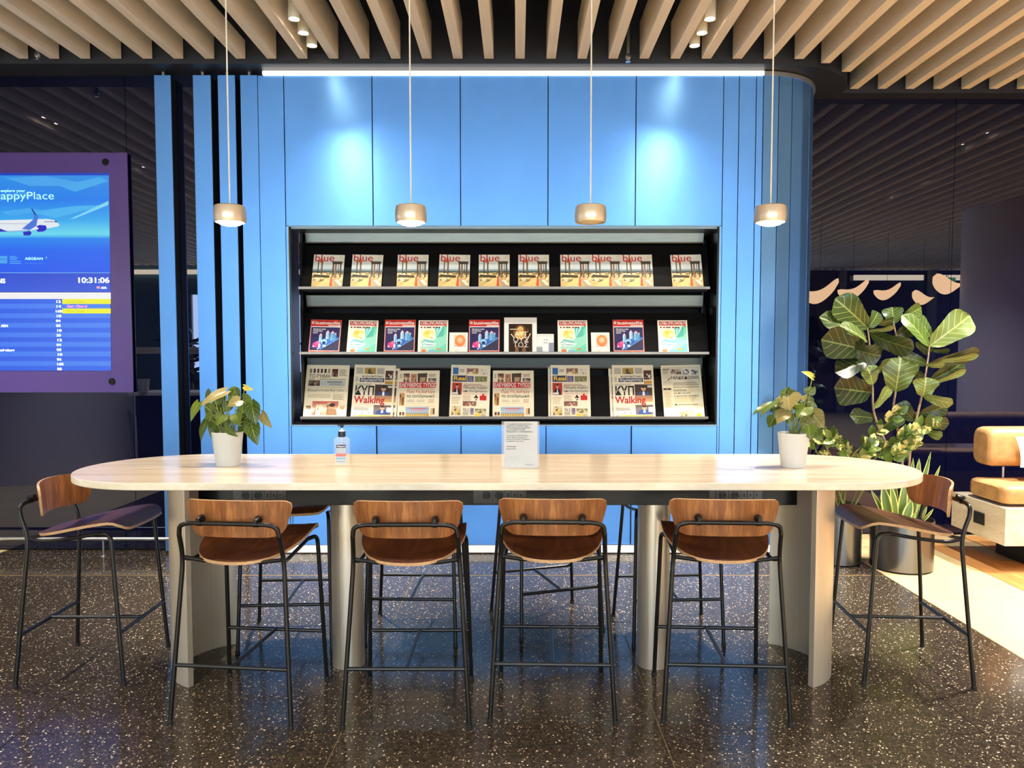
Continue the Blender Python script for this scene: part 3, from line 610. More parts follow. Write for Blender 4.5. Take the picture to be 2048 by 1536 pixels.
def news_make():
    s = [rc(0, 0, 1, 1, (240, 231, 200)), ([(.03, .62), (.95, .62), (.95, .97), (.03, .97)], (214, 208, 190))] + photo(.24, .83, .5, .93, [(150, 130, 110), (60, 50, 44), (206, 190, 170)], 6, 3) + photo(.55, .82, .93, .94, [(206, 206, 200), (120, 150, 190), (226, 222, 210), (90, 90, 96)], 8, 4) + lines(.04, .84, .2, .93, 5, (150, 142, 124)) + [rc(.04, .925, .22, .935, (40, 36, 34)), ([(.14, .71), (.2, .76), (.22, .755), (.16, .705)], (60, 56, 52)), rc(.27, .615, .92, .625, (90, 86, 80)), rc(.27, .575, .92, .585, (60, 60, 62)), rc(.03, .66, .24, .7, (200, 192, 170))] + lines(.28, .645, .9, .68, 2, (150, 140, 120)) + photo(.03, .53, .22, .565, [(90, 90, 92), (50, 50, 54), (170, 160, 140)], 5, 1) + lines(.04, .2, .22, .5, 12, (206, 190, 140)) + lines(.28, .29, .9, .39, 6, (214, 200, 150)) + [rc(.28, .24, .34, .26, (60, 56, 50))] + lines(.36, .24, .9, .26, 1, (130, 116, 90)) + photo(.4, .02, .58, .12, [(196, 180, 130), (120, 104, 84), (220, 206, 160)], 5, 4) + [el(.86, .04, .07, .045, (236, 216, 70))] + lines(.6, .03, .75, .16, 4, (206, 190, 140))
    s += [([(.56, .92), (.58, .92), (.93, .64), (.91, .64)], (244, 242, 236)), ([(.2, .72), (.22, .74), (.34, .84), (.32, .85)], (236, 230, 216))]
    return s, [('ΜΑΚΕΔΟΝΙΑ', 'ink_black', .23, .73, .70, .07, .012), ('Αναστάτωση', 'ink_black', .28, .50, .32, .05, .01), ('και πανάκριβη', 'ink_black', .28, .45, .4, .045, .0), ('η φοιτητική κατοικία', 'ink_black', .28, .395, .6, .045, .0)]
PROTO = {}
def sheet(kind, fn, wd, ht, th, gloss, name, layers=3):
    """one magazine or newspaper: body of pages, printed front, lettering"""
    root = thing(name, '', 'newspaper' if name == 'newspaper' else ('magazine' if name == 'magazine' else 'booklet'))
    mb = MB()
    if name == 'newspaper':
        for q in range(layers):                                   # folded sections lie a little askew
            d = .0016 * (q % 2); mb.box(-wd / 2 + d, wd / 2 - .0022 * ((q + 1) % 2), .0, ht - .002 * q, -th * (q + 1) / layers, -th * q / layers - .0004)
        mb.tube([(-wd / 2 + .001, ht - .001, -th / 2), (wd / 2 - .001, ht - .001, -th / 2)], th * .48, 8)
        mb.build('pages', 'news_paper', root, False)
    else:
        mb.box(-wd / 2, wd / 2, 0, ht, -th, 0, 0); mb.box(-wd / 2 + .0012, wd / 2 - .0004, .001, ht - .001, -th * 1.0, -.0006, 1)
        mb.build('pages', 'page_edge', root, False)
    sh, tx = fn()
    cl = lambda t: min(.998, max(.002, t))
    pts = [([((cl(p[0]) - .5) * wd, cl(p[1]) * ht) for p in q], c) for q, c in sh]
    printed('front_cover' if name != 'newspaper' else 'front_page', pts, 'print_gloss' if gloss else 'print_news', root, .0003, step=.00001)
    zz = .0003 + .00001 * len(sh) + .0002
    for body, ink, x, y, w_, s, b in tx:
        text(body, ink, root, (x - .5) * wd, y * ht, zz, s * ht * 1.15, w_ * wd, b, name='headline')
    PROTO[kind] = (root, wd, ht); return root
def solve_h(top, y0, z0):
    a, b = .05, .6
    for _ in range(40):
        m = (a + b) / 2; p = (0, y0 + m * math.sin(TILT), z0 + m * math.cos(TILT))
        if pj(p)[1] > top: a = m
        else: b = m
    return a
YM = YB + .008
def row_z(n): return LIPS[n] - .006
def px_w(l, r, n): return at(r, 700, YM).x - at(l, 700, YM).x
def w_of(l, r, n):
    yy = (573, 704, 833)[n]; return at(r, yy, YM).x - at(l, yy, YM).x
h0, h1, h2 = solve_h(509.5, YM, row_z(0)), solve_h(639.5, YM, row_z(1)), solve_h(730.5, YM, row_z(2))
sheet('ruins', cover_ruins, w_of(793, 855, 0), h0, .007, True, 'magazine')
sheet('red', cover_red, w_of(767, 829, 1), h1, .006, True, 'magazine')
sheet('green', cover_green, w_of(1116, 1176, 1), h1 - .004, .007, True, 'magazine')
sheet('white', cover_white, w_of(1008, 1074, 1), solve_h(635, YM, row_z(1)), .008, True, 'magazine')
sheet('orange', cover_orange, w_of(898, 935, 1), solve_h(665, YM, row_z(1)), .008, True, 'booklet')
sheet('pale', cover_pale, w_of(1073, 1108, 1), solve_h(668, YM, row_z(1)), .008, True, 'booklet')
sheet('vima', news_vima, w_of(605, 692, 2), h2, .011, False, 'newspaper')
sheet('kyp', news_kyp, w_of(701, 785, 2), h2, .012, False, 'newspaper')
sheet('typos', news_typos, w_of(794, 877, 2), solve_h(741.5, YM, row_z(2)), .010, False, 'newspaper')
sheet('real', news_real, w_of(898, 978, 2), h2, .010, False, 'newspaper')
sheet('make', news_make, w_of(1329, 1410, 2), h2, .011, False, 'newspaper')
USED = {}
def put(kind, l, r, n, label, group, rz=0.0, dy=0.0, th=0):
    root, wd, ht = PROTO[kind]
    o = root if kind not in USED else copy_tree(root)
    USED[kind] = 1
    yy = (573, 704, 833)[n]; x = (at(l, yy, YM).x + at(r, yy, YM).x) / 2
    o.location = (x, YM + dy, row_z(n)); o.rotation_euler = (math.pi / 2 - TILT, 0, 0)
    o.rotation_mode = 'XYZ'
    o.matrix_world = Matrix.Translation(o.location) @ Matrix.Rotation(math.pi / 2 - TILT, 4, 'X') @ Matrix.Rotation(rz, 4, 'Z')
    o['label'] = label; o['group'] = group; return o
ordn = ['first', 'second', 'third', 'fourth', 'fifth', 'sixth', 'seventh', 'eighth', 'ninth', 'tenth']
for k, (l, r, rz) in enumerate(((622, 684, -.02), (699, 763, -.02), (793, 855, 0), (877, 937, -.02), (958, 1018, 0), (1037, 1098, 0), (1122, 1183, 0), (1183.5, 1244, 0), (1246, 1307, .01), (1345, 1408, .02))):
    put('ruins', l, r, 0, 'temple ruins magazine on the top rack tier, %s from the left' % ordn[k], 'magazines on the top tier', rz)
for k, (kd, l, r) in enumerate((('red', 614, 680), ('green', 692, 753), ('red', 767, 829), ('green', 835, 895), ('red', 938, 998), ('green', 1116, 1176), ('red', 1226, 1291), ('green', 1318, 1378))):
    nm = {'red': 'navy magazine with red title band', 'green': 'pale green magazine with red title band'}[kd]
    i = {0: 'first', 1: 'first', 2: 'second', 3: 'second', 4: 'third', 5: 'third', 6: 'fourth', 7: 'fourth'}[k]
    put(kd, l, r, 1, '%s on the middle tier, %s such from the left' % (nm, i), 'magazines on the middle tier', (-.02 if k < 2 else 0))
put('white', 1008, 1074, 1, 'tall white bordered magazine with brown picture in the middle tier', 'magazines on the middle tier')
put('orange', 898, 935, 1, 'small cream booklet with orange square beside second green magazine', 'booklets on the middle tier')
put('orange', 1183, 1220, 1, 'small cream booklet with orange square left of the fourth navy magazine', 'booklets on the middle tier')
put('pale', 1073, 1108, 1, 'small pale grey booklet right beside the tall white magazine', 'booklets on the middle tier')
gn = 'newspapers on the bottom tier'
put('vima', 605, 692, 2, 'newspaper with thin black masthead at left end of the bottom tier', gn, -.012)
put('kyp', 701, 785, 2, 'newspaper with big black and red headline, left one of two on the bottom tier', gn, -.025)
put('kyp', 708, 792, 2, 'spare newspaper copy tucked behind the left black and red headline newspaper', gn, -.035, .014)
put('typos', 794, 877, 2, 'newspaper with red masthead band, left one of two on the bottom tier', gn)
put('real', 898, 978, 2, 'newspaper with blue boxed yellow title, left one of two on the bottom tier', gn, -.02)
put('typos', 985, 1068, 2, 'newspaper with red masthead band, right one of two on the bottom tier', gn)
put('real', 1102, 1182, 2, 'newspaper with blue boxed yellow title, right one of two on the bottom tier', gn)
put('real', 1097, 1177, 2, 'spare newspaper copy tucked behind the right yellow titled newspaper', gn, 0, .012)
put('kyp', 1228, 1311, 2, 'newspaper with big black and red headline, right one of two on the bottom tier', gn, .005)
put('kyp', 1222, 1305, 2, 'spare newspaper copy tucked behind the right black and red headline newspaper', gn, .012, .014)
put('make', 1328, 1411, 2, 'newspaper in clear wrap with grey top at right end of the bottom tier', gn, .025)
# ================================================================== DEPARTURE SCREEN
YS = 5.53
sl = at(-300, 500, YS).x; sr_ = at(259, 500, YS).x; sz1 = at(250, 305, YS).z; sz0 = at(266, 785, YS).z
bd = thing('departure_screen', 'large lit departure screen in purple glass panel on the left glass wall', 'screen', ((sl + sr_) / 2, YS, sz0))
def bp(o): o.matrix_parent_inverse = Matrix.Translation(bd.location).inverted(); return o
bp(MB().box(sl, sr_, YS, YS + .012, sz0, sz1).build('glass_panel', 'purple_glass', bd, False, bevel=.0015))
for px, py in ((211, 324), (224, 763), (-270, 324), (-270, 763)):
    p = at(px, py, YS); bp(MB().lathe([(.0, -.008), (.021, -.008), (.024, -.004), (.024, .0)], 24, p, 0, 'y').lathe([(.012, .012), (.012, YL - YS - .001)], 12, p, 0, 'y').build('fixing_bolt', 'black_steel', bd))
def sp(px, py): q = at(px, py, YS); return (q.x, q.z)
def quad(a, b, c, d, col): return ([sp(*a), sp(*b), sp(*c), sp(*d)], col)
def hb(x0, y0, x1, y1, c): return quad((x0, y1), (x1, y1), (x1, y0), (x0, y0), c)
S = []
RX = 218
def grad(y0, c0, y1, c1): S.append(quad((-280, y1), (RX + (y1 - 350) * .013, y1), (RX + (y0 - 350) * .013, y0), (-280, y0), [c1, c1, c0, c0]))
grad(346, (8, 60, 200), 351, (8, 60, 200))
grad(351, (40, 150, 240), 400, (20, 130, 248)); grad(400, (20, 130, 248), 440, (52, 176, 248)); grad(440, (52, 176, 248), 468, (110, 226, 246)); grad(468, (110, 226, 246), 476, (40, 160, 246)); grad(476, (20, 140, 250), 500, (0, 104, 250)); grad(500, (0, 104, 250), 545, (0, 90, 250)); grad(545, (110, 180, 250), 546.5, (110, 180, 250))
for a, b, c, d, col in (((10, 356), (90, 352), (200, 372), (60, 372), (70, 170, 246)), ((120, 372), (200, 354), (217, 362), (150, 384), (70, 176, 246)), ((-40, 392), (60, 384), (70, 394), (-20, 404), (60, 160, 246)), ((60, 424), (150, 412), (217, 410), (110, 436), (74, 186, 250)), ((140, 438), (217, 402), (217, 410), (150, 437), (130, 222, 250)), ((0, 424), (60, 416), (90, 422), (20, 432), (70, 176, 248))): S.append(quad(a, b, c, d, col))
def poly(pts, c): S.append(([sp(*p) for p in pts], c))
pc = (236, 244, 252); nv = (16, 20, 200)
poly([(-60, 442), (60, 439), (95, 438), (108, 440), (115, 445), (120, 450), (116, 453), (95, 457), (60, 461), (-60, 464)][::-1], pc)
poly([(-60, 458), (20, 462), (60, 460), (60, 462), (-60, 466)][::-1], (150, 170, 220))
poly([(0, 457), (16, 463), (-10, 464), (-30, 455)][::-1], (40, 40, 200))
poly([(44, 458), (66, 440), (70, 430), (77, 431), (73, 452), (60, 460)][::-1], (70, 120, 226)); poly([(70, 431), (62, 416), (65, 417), (73, 430)][::-1], (20, 30, 150))
poly([(74, 452), (80, 450), (92, 451), (94, 458), (88, 463), (76, 464), (73, 460)][::-1], nv); poly([(46, 464), (60, 462), (64, 466), (60, 471), (48, 471)][::-1], nv); poly([(73, 455), (77, 455), (77, 459), (73, 459)][::-1], pc)
poly([(110, 442), (113, 442), (114, 445), (111, 445)][::-1], (20, 30, 50))
S += [hb(x, 447, x + 1.2, 448.4, (60, 80, 120)) for x in range(0, 58, 3)]
S += [hb(0, 512, 15, 527, (70, 170, 246)), hb(0, 518, 15, 519, (20, 110, 240))] + [hb(20, y, 20 + wd, y + 1.6, (90, 180, 250)) for y, wd in ((512, 11), (515, 16), (518, 14), (522, 22), (526, 22))] + [hb(50, 526, 88, 527, (60, 140, 250))]
poly([(90, 517), (94, 512), (95, 517)][::-1], (110, 190, 250))
grad(547, (30, 76, 220), 584, (44, 92, 226))
S += [hb(-280, 585, 222, 598, (252, 252, 252))]
for k in range(15):
    y0 = 598 + k * 9.55; c = ((20, 84, 232), (44, 110, 250))[k % 2]; c2 = ((50, 110, 246), (78, 140, 252))[k % 2]
    S.append(quad((-280, y0 + 9.55), (221 + k * .12, y0 + 9.55), (221 + k * .12, y0), (-280, y0), [c, c2, c2, c]))
S += [hb(125, 598, 222, 608, (250, 250, 40)), hb(125, 617, 222, 627, (250, 250, 40))]
S += [([sp(197 + 4 * math.cos(t * .5), 575 + 2.6 * math.sin(t * .5)) for t in range(12, 0, -1)], (250, 170, 200))]
mtx = Matrix(((1, 0, 0, 0), (0, 0, -1, YS - .0015), (0, 1, 0, 0), (0, 0, 0, 1)))
bp(printed('display', S, 'print_screen', bd, 0, mtx, .00002))
YT = YS - .0045
def stext(body, ink, px, py, wpx, hpx, bold=0, align='LEFT'):
    p = at(px, py, YT); kx = (at(px + 1, py, YT).x - p.x)
    o = text(body, ink, bd, p.x, YT, p.z, hpx * kx * 1.35, wpx * kx if wpx else None, bold, align, rot=(math.pi / 2, 0, 0)); return bp(o)
stext('explore your', 'glow_cyan', 1, 384, 49, 6, .01); stext('appyPlace', 'glow_cyan', 1, 398.5, 106, 16, -.006)
stext('AEGEAN', 'glow_cyan', 50, 519.5, 36, 5, .02); stext('10:31:06', 'glow_white', 153.5, 565.5, 62, 11, .02); stext('NS', 'glow_white', -6, 566, 16, 9, .03)
stext('AIA', 'glow_white', 202, 577.5, 12, 4.5, .03); stext('AEGEAN', 'glow_navy', 88, 444.5, 27, 2.4, .02)
for k, s_ in enumerate(('12', '14', '16B', '10', '04', '08', '10', '20', '12', '04', '08', '10', '06', '16B', '08')):
    stext(s_, 'glow_white', 111 + k * .25 - (1.5 if len(s_) > 2 else 0), 605.5 + k * 9.62, 13 if len(s_) > 2 else 9, 5, .03)
stext('ARN', 'glow_white', 2, 654, 14, 5, .03); stext('ndenburg', 'glow_white', 0, 702.5, 29, 5, .03)
stext('Gate Open', 'glow_olive', 133, 605.5, 35, 5, 0); stext('Gate Closed', 'glow_pink', 134, 614.8, 40, 5, .03); stext('Gate Open', 'glow_olive', 133, 625, 35, 5, 0)
# ================================================================== TABLE
TZ = .914; TYC = 3.50; TXC = -.088; TR = .445; THL = 1.875
tb = thing('high_table', 'long stadium shaped high table with pale veined top and brushed steel legs', 'table', (TXC, TYC, 0))
def stadium(hl, r, n=28):
    s = hl - r
    return [(s + r * math.sin(math.pi * k / n), -r * math.cos(math.pi * k / n)) for k in range(n + 1)] + [(-s - r * math.sin(math.pi * k / n), r * math.cos(math.pi * k / n)) for k in range(n + 1)]
MB().prism(stadium(THL, TR), TZ - .030, TZ, 0, 1).build('tabletop', ('table_top', 'table_edge'), tb, True, 40, bevel=.003)
def shell(sgn):
    cx = sgn * (1.273 - sgn * .088 * 0) ; Rr = .293; th = .028
    ccx = (-1.273 - TXC) if sgn < 0 else (1.242 - .112 - TXC)
    arc = [R(180 + a) for a in range(-67, 68, 5)]
    o = [(Rr * math.cos(t), Rr * math.sin(t)) for t in arc]; i = [((Rr - th) * math.cos(t), (Rr - th) * math.sin(t)) for t in reversed(arc)]
    pts = [(ccx + (x if sgn < 0 else -x), y) for x, y in o + i]
    return MB().prism(pts, 0, TZ - .030)
shell(-1).build('leg', 'steel', tb, True, 30, bevel=.001); shell(1).build('leg', 'steel', tb, True, 30, bevel=.001)
for px in (697.5, 1305):
    x = on(px, 1340).x * 3.5 / 3.43 - TXC
    MB().lathe([(.073, 0), (.073, TZ - .03)], 40, (x, 0, 0)).build('pedestal', 'steel_col', tb)
bx = 1.335
MB().box(-bx, bx, -.075, .075, .752, TZ - .03).build('under_beam', 'black_steel', tb, False, bevel=.002)
for px0 in (519, 1000, 1471):
    x = at(px0, 992, 3.42).x - TXC
    sk_ = MB().box(x - .118, x + .118, -.079, -.074, .762, TZ - .034).build('socket_strip', 'socket_grey', tb, False)
    z = at(px0, 990, 3.42).z; hh = .027
    x0 = x - .088
    for q in range(2):
        cx_ = x0 + .028 + q * .056
        fr_ = MB().box(cx_ - .027, cx_ + .027, -.084, -.079, z - hh, z + hh).lathe([(.0215, -.0845), (.0215, -.084)], 20, (cx_, 0, z), 0, 'y').build('socket', 'socket_grey', sk_, False, bevel=.0008)
        MB().lathe([(.0, -.0846), (.019, -.0852)], 20, (cx_, 0, z), 0, 'y').build('socket_well', 'socket_dark', sk_)
        MB().lathe([(.0, -.0862), (.0028, -.0862)], 8, (cx_ - .009, 0, z), 0, 'y').lathe([(.0, -.0862), (.0028, -.0862)], 8, (cx_ + .009, 0, z), 0, 'y').box(cx_ - .003, cx_ + .003, -.0864, -.085, z + .014, z + .019).box(cx_ - .003, cx_ + .003, -.0864, -.085, z - .019, z - .014).build('contact', 'socket_grey', sk_, False)
    for q in range(3):
        cx_ = x0 + .112 + .013 + q * .028
        MB().box(cx_ - .0132, cx_ + .0132, -.084, -.079, z - hh, z + hh).build('module', 'socket_grey', sk_, False, bevel=.0008)
        MB().box(cx_ - .004, cx_ + .004, -.0848, -.0838, z - (.009, .006, .004)[q], z + (.009, .006, .004)[q]).build('port', 'socket_dark', sk_, False)
# ================================================================== STOOLS
def rounded(pts, r, n=5):
    out = []; N = len(pts); rr = r if isinstance(r, (list, tuple)) else [r] * N
    for i in range(N):
        a, b, c = (Vector(pts[i - 1]), Vector(pts[i]), Vector(pts[(i + 1) % N]))
        p = b + (a - b).normalized() * rr[i]; q = b + (c - b).normalized() * rr[i]
        for k in range(n + 1):
            t = k / n; out.append(tuple(p * (1 - t) ** 2 + b * 2 * t * (1 - t) + q * t * t))
    return out
def resample(poly, n):
    P = [Vector(p) for p in poly]; P.append(P[0]); d = [0]
    for a, b in zip(P, P[1:]): d.append(d[-1] + (b - a).length)
    out = []; k = 0
    for i in range(n):
        s = d[-1] * i / n
        while d[k + 1] < s: k += 1
        t = (s - d[k]) / max(1e-9, d[k + 1] - d[k]); out.append(P[k].lerp(P[k + 1], t))
    return out
def moulded(outline, f, th, nrm, n=56, rings=7):
    """moulded plywood sheet: outline in 2D, f maps it to 3D, th along nrm(u, v)"""
    O = resample(outline, n); c = sum(O, Vector((0, 0))) / n; mb = MB(); vs = []
    for side in (0, 1):
        vs.append(f(c) + nrm(c) * (th * side))
        for r_ in range(1, rings + 1):
            for p in O:
                q = c + (p - c) * (r_ / rings); vs.append(f(q) + nrm(q) * (th * side))
    fs = []; mi = []; S_ = 1 + rings * n
    for side in (0, 1):
        o = side * S_
        for i in range(n):
            j = (i + 1) % n; t = [o, o + 1 + i, o + 1 + j]; fs.append(t[::-1] if side == 0 else t); mi.append(0)
            for r_ in range(rings - 1):
                a = o + 1 + r_ * n; q = [a + i, a + n + i, a + n + j, a + j]; fs.append(q[::-1] if side == 0 else q); mi.append(0)
    a = 1 + (rings - 1) * n
    for i in range(n):
        j = (i + 1) % n; fs.append([a + i, a + j, S_ + a + j, S_ + a + i]); mi.append(1)
    mb.v = [tuple(v) for v in vs]; mb.f = fs; mb.mi = mi; return mb
def make_stool():
    t = thing('bar_stool', '', 'stool')
    so = rounded([(-.125, -.205), (.125, -.205), (.215, -.02), (.205, .235), (-.205, .235), (-.215, -.02)], [.10, .10, .10, .055, .055, .10])
    def sf(p):
        x, y = p; k = (y + .205) / .44
        z = .622 + .066 * (k * k * (3 - 2 * k)) + .022 * (x / .21) ** 2 * (1 - .6 * k)
        z -= .030 * max(0, (y - .165) / .07) ** 2
        return Vector((x, y, z))
    moulded(so, sf, .012, lambda p: Vector((0, 0, 1))).build('seat', ('oak_seat_shaded', 'ply_edge'), t, True, 50)
    bo = rounded([(-.182, -.066), (.182, -.066), (.222, .078), (-.222, .078)], [.045, .045, .035, .035])
    def bf(p):
        x, v = p; return Vector((x, -.182 + .085 * (x / .22) ** 2 - v * .10, .779 + v + .012 * (1 - (x / .22) ** 2)))
    def bn(p):
        x = p[0]; return Vector((-.77 * x / .22 * -1 * -.0 , -1, -.1)).normalized()
    moulded(bo, bf, .011, bn).build('backrest', ('oak_back', 'ply_edge'), t, True, 50)
    W = .0090
    for s in (-1, 1):
        g_ = MB().tube(fillet([(s * .2425, -.225, .0), (s * .203, -.172, .64), (s * .199, -.205, .735)], .06), W, 12).build('leg', 'frame_black', t)
        MB().lathe([(.0115, 0), (.0115, .012), (.0095, .016)], 14, (s * .2425, -.2248, 0)).build('foot_glide', 'rubber', g_)
        g_ = MB().tube(fillet([(s * .2225, .225, .0), (s * .205, .178, .652), (s * .19, .12, .652)], .035), W, 12).build('leg', 'frame_black', t)
        MB().lathe([(.0115, 0), (.0115, .012), (.0095, .016)], 14, (s * .2225, .2248, 0)).build('foot_glide', 'rubber', g_)
        MB().tube(spline([(s * .203, -.172, .636), (s * .19, -.12, .622), (s * .185, -.02, .630), (s * .188, .12, .652)], 6), .0078, 10).build('seat_rail', 'frame_black', t)
        # cone shaped knob between loop and backrest
        MB().lathe([(.0075, -.226), (.009, -.222), (.0135, -.207), (.016, -.1935)], 18, (s * .113, 0, .797), 0, 'y').build('knob', 'black_steel', t)
        MB().lathe([(.0, -.162), (.006, -.162), (.0062, -.170)], 14, (s * .113, 0, .792), 0, 'y').build('screw', 'rubber', t)
    MB().tube([(-.203, -.172, .640), (-.12, -.172, .628), (.12, -.172, .628), (.203, -.172, .640)], .0078, 10).build('seat_rail', 'frame_black', t)
    MB().tube(fillet([(-.199, -.205, .735), (-.192, -.212, .783), (.192, -.212, .783), (.199, -.205, .735)], .062, 8), W, 12).tube([(-.122, -.212, .783), (-.104, -.212, .783)], .0115, 12).tube([(.104, -.212, .783), (.122, -.212, .783)], .0115, 12).build('back_loop', 'frame_black', t)
    def legx(y0, z): k = z / .64; return (.2425 - .0395 * k, -.225 + .053 * k) if y0 < 0 else (.2225 - .0175 * z / .652, .225 - .047 * z / .652)
    (xa, ya), (xb, yb_) = legx(-1, .225), legx(1, .225)
    MB().tube([(-xa, ya, .225), (xa, ya, .225)], .0080, 10).build('footrest', 'frame_black', t)
    MB().tube([(-xb, yb_, .225), (xb, yb_, .225)], .0080, 10).build('footrest', 'frame_black', t)
    MB().tube([(0, ya, .225), (0, yb_, .225)], .0074, 10).build('footrest_bridge', 'frame_black', t)
    return t
st0 = make_stool()
gs = 'stools around the high table'
for n, (x, y, dx, dy, lab) in enumerate((
    (-1.078, 3.12, .0465, .452, 'oak and black stool on near side of the table, first from the left'),
    (-.425, 3.105, 0, 1, 'oak and black stool on near side of the table, second from the left'),
    (.142, 3.148, .014, .46, 'oak and black stool on near side of the table, third from the left'),
    (.818, 3.138, .024, .452, 'oak and black stool on near side of the table, rightmost of four'),
    (-1.125, 3.86, .057, -.998, 'oak and black stool on far side of the table, leftmost of four'),
    (-.518, 3.948, -.0145, -.474, 'oak and black stool on far side of the table, second from the left'),
    (.157, 4.08, .1535, -.4475, 'oak and black stool on far side of the table, turned askew'),
    (.776, 3.936, .025, -.47, 'oak and black stool on far side of the table, rightmost of four'),
    (-1.925, 3.485, 1, .02, 'oak and black stool at left end of the table under the screen'),
    (1.735, 3.483, -.998, .065, 'oak and black stool at right end of the table beside the planters'))):
    o = st0 if n == 0 else copy_tree(st0)
    o.location = (x, y, 0); o.rotation_euler = (0, 0, math.atan2(-dx, dy)); tag(o, lab, 'stool', gs)
# ================================================================== PENDANTS AND SPOTS
def light(name, typ, loc, power, col, parent=None, **kw):
    L = bpy.data.lights.new(name, typ); L.energy = power; L.color = col
    for k, v in kw.items(): setattr(L, k, v)
    o = bpy.data.objects.new(name, L); C.objects.link(o); o.parent = parent; o.location = loc; return o
WARM = (1.0, .84, .64); WARM2 = (1.0, .94, .84)
for n, px in enumerate((460, 822, 1181, 1541)):
    x = at(px, 430, TYC).x; z0 = at(px, 447, TYC).z; lit = n != 2
    p = thing('pendant_lamp', 'small brushed metal drum pendant, %s from the left, %s' % (('first', 'second', 'third', 'fourth')[n], 'lit' if lit else 'switched off'), 'lamp', (x, TYC, z0), 0, 'pendants over the high table')
    r = .0695
    MB().lathe([(.0, .079), (r - .010, .079), (r - .003, .075), (r + .001, .05), (r + .0015, .03), (r - .001, .010), (r - .004, .004), (r - .008, .004), (r - .010, .03), (0, .03)], 40).build('shade', 'pendant_metal', p)
    if lit: MB().lathe([(0, -.012), (.022, -.0105), (.045, -.004), (.059, .008), (.0595, .028), (0, .028)], 32).build('lens', 'lens_on', p)
    else: MB().lathe([(0, .000), (.030, .001), (.050, .006), (.059, .014), (.0595, .028), (0, .028)], 32).build('lens', 'lens_off', p)
    MB().tube([(0, 0, .079), (0, 0, 3.72 - z0)], .0034, 8).build('cable', 'cable_white', p)
    MB().lathe([(.0, 3.735 - z0), (.03, 3.735 - z0), (.03, 3.715 - z0), (0, 3.712 - z0)], 20).build('ceiling_rose', 'white_paint', p)
    if lit:
        light('pendant_light', 'SPOT', (0, 0, -.03), P_PEND, WARM, p, spot_size=R(150), spot_blend=.6, shadow_soft_size=.05)
def spot(x, y, z, power, target, size, label, group, soft=.03, blend=.9):
    s = thing('ceiling_spot', label, 'spotlight', (x, y, z), 0, group)
    MB().lathe([(.026, .004), (.034, 0), (.034, .16), (0, .16)], 24).build('housing', 'white_paint', s)
    MB().lathe([(0, .003), (.027, .003)], 20).build('lens', 'spot_lens', s)
    MB().tube([(0, 0, .16), (0, 0, 3.735 - z)], .006, 8).build('stem', 'white_paint', s)
    l_ = light('spot_light', 'SPOT', (0, 0, -.012), power, WARM2, s, spot_size=R(size), spot_blend=blend, shadow_soft_size=soft)
    d = Vector(target) - Vector((x, y, z)); l_.rotation_euler = d.to_track_quat('-Z', 'Y').to_euler()
for sx2, nm in ((-1.335, 'left'), (1.15, 'right')):
    for k, yy in enumerate((4.745, 4.948, 5.147)):
        tg = ((sx2 * .25, 5.55, 1.3), (sx2 * .9, 5.55, 1.0), (sx2 * 1.0, 4.72, 0))[k]
        spot(sx2, yy, 3.42, (P_SPOT, P_SPOT, P_SPOT * 16)[k], tg, (80, 76, 46)[k], 'white cylinder spotlight between slats, %s trio, %s from the wall' % (nm, ('farthest', 'middle', 'nearest')[k]), 'ceiling spotlights')
FAR = [(4.24, 4.88, 1), (4.24, 4.49, 1), (4.66, 2.9, .8), (4.66, 2.1, .8), (-4.06, 4.37, .7), (-4.06, 4.19, .0), (-4.06, 2.6, .7), (2.9, 4.0, 1.0), (-2.1, .4, .6), (.2, .2, .7), (2.2, .2, .6), (-6.5, -2.3, .6), (-3.2, -2.4, .7), (0, -2.6, .8), (3.2, -2.5, .8), (6.4, -2.2, .8), (.0, 1.9, .12)]  # spots mirrored in the glass, plus rows added for general light
for n, (x, y, k) in enumerate(FAR):
    x = .017 + .104 + .208 * round((x - .121) / .208)
    spot(x, y, 3.44, max(.01, k) * P_FAR, (x, y, 0), 110, 'white cylinder spotlight farther along the slatted ceiling, out of the frame, some added as fill', 'ceiling spotlights', .04, .8)
for px, py, yy, nm in ((75, 121, 5.2, 'left'), (1256, 124, 5.22, 'right')):
    p = at(px, py, yy)
    s = thing('sprinkler_head', 'small chrome sprinkler head hanging between ceiling slats at the %s' % nm, 'sprinkler', p, 0, 'ceiling sprinklers')
    MB().lathe([(.017, 0), (.017, .003), (.006, .006), (.006, .016)], 16).build('deflector', 'chrome', s)
    MB().lathe([(.009, .016), (.015, .022), (.017, .034), (.012, .046), (.010, .05)], 16).build('body', 'chrome', s)
    MB().tube([(0, 0, .05), (0, 0, .36)], .010, 10).build('pipe', 'socket_grey', s)
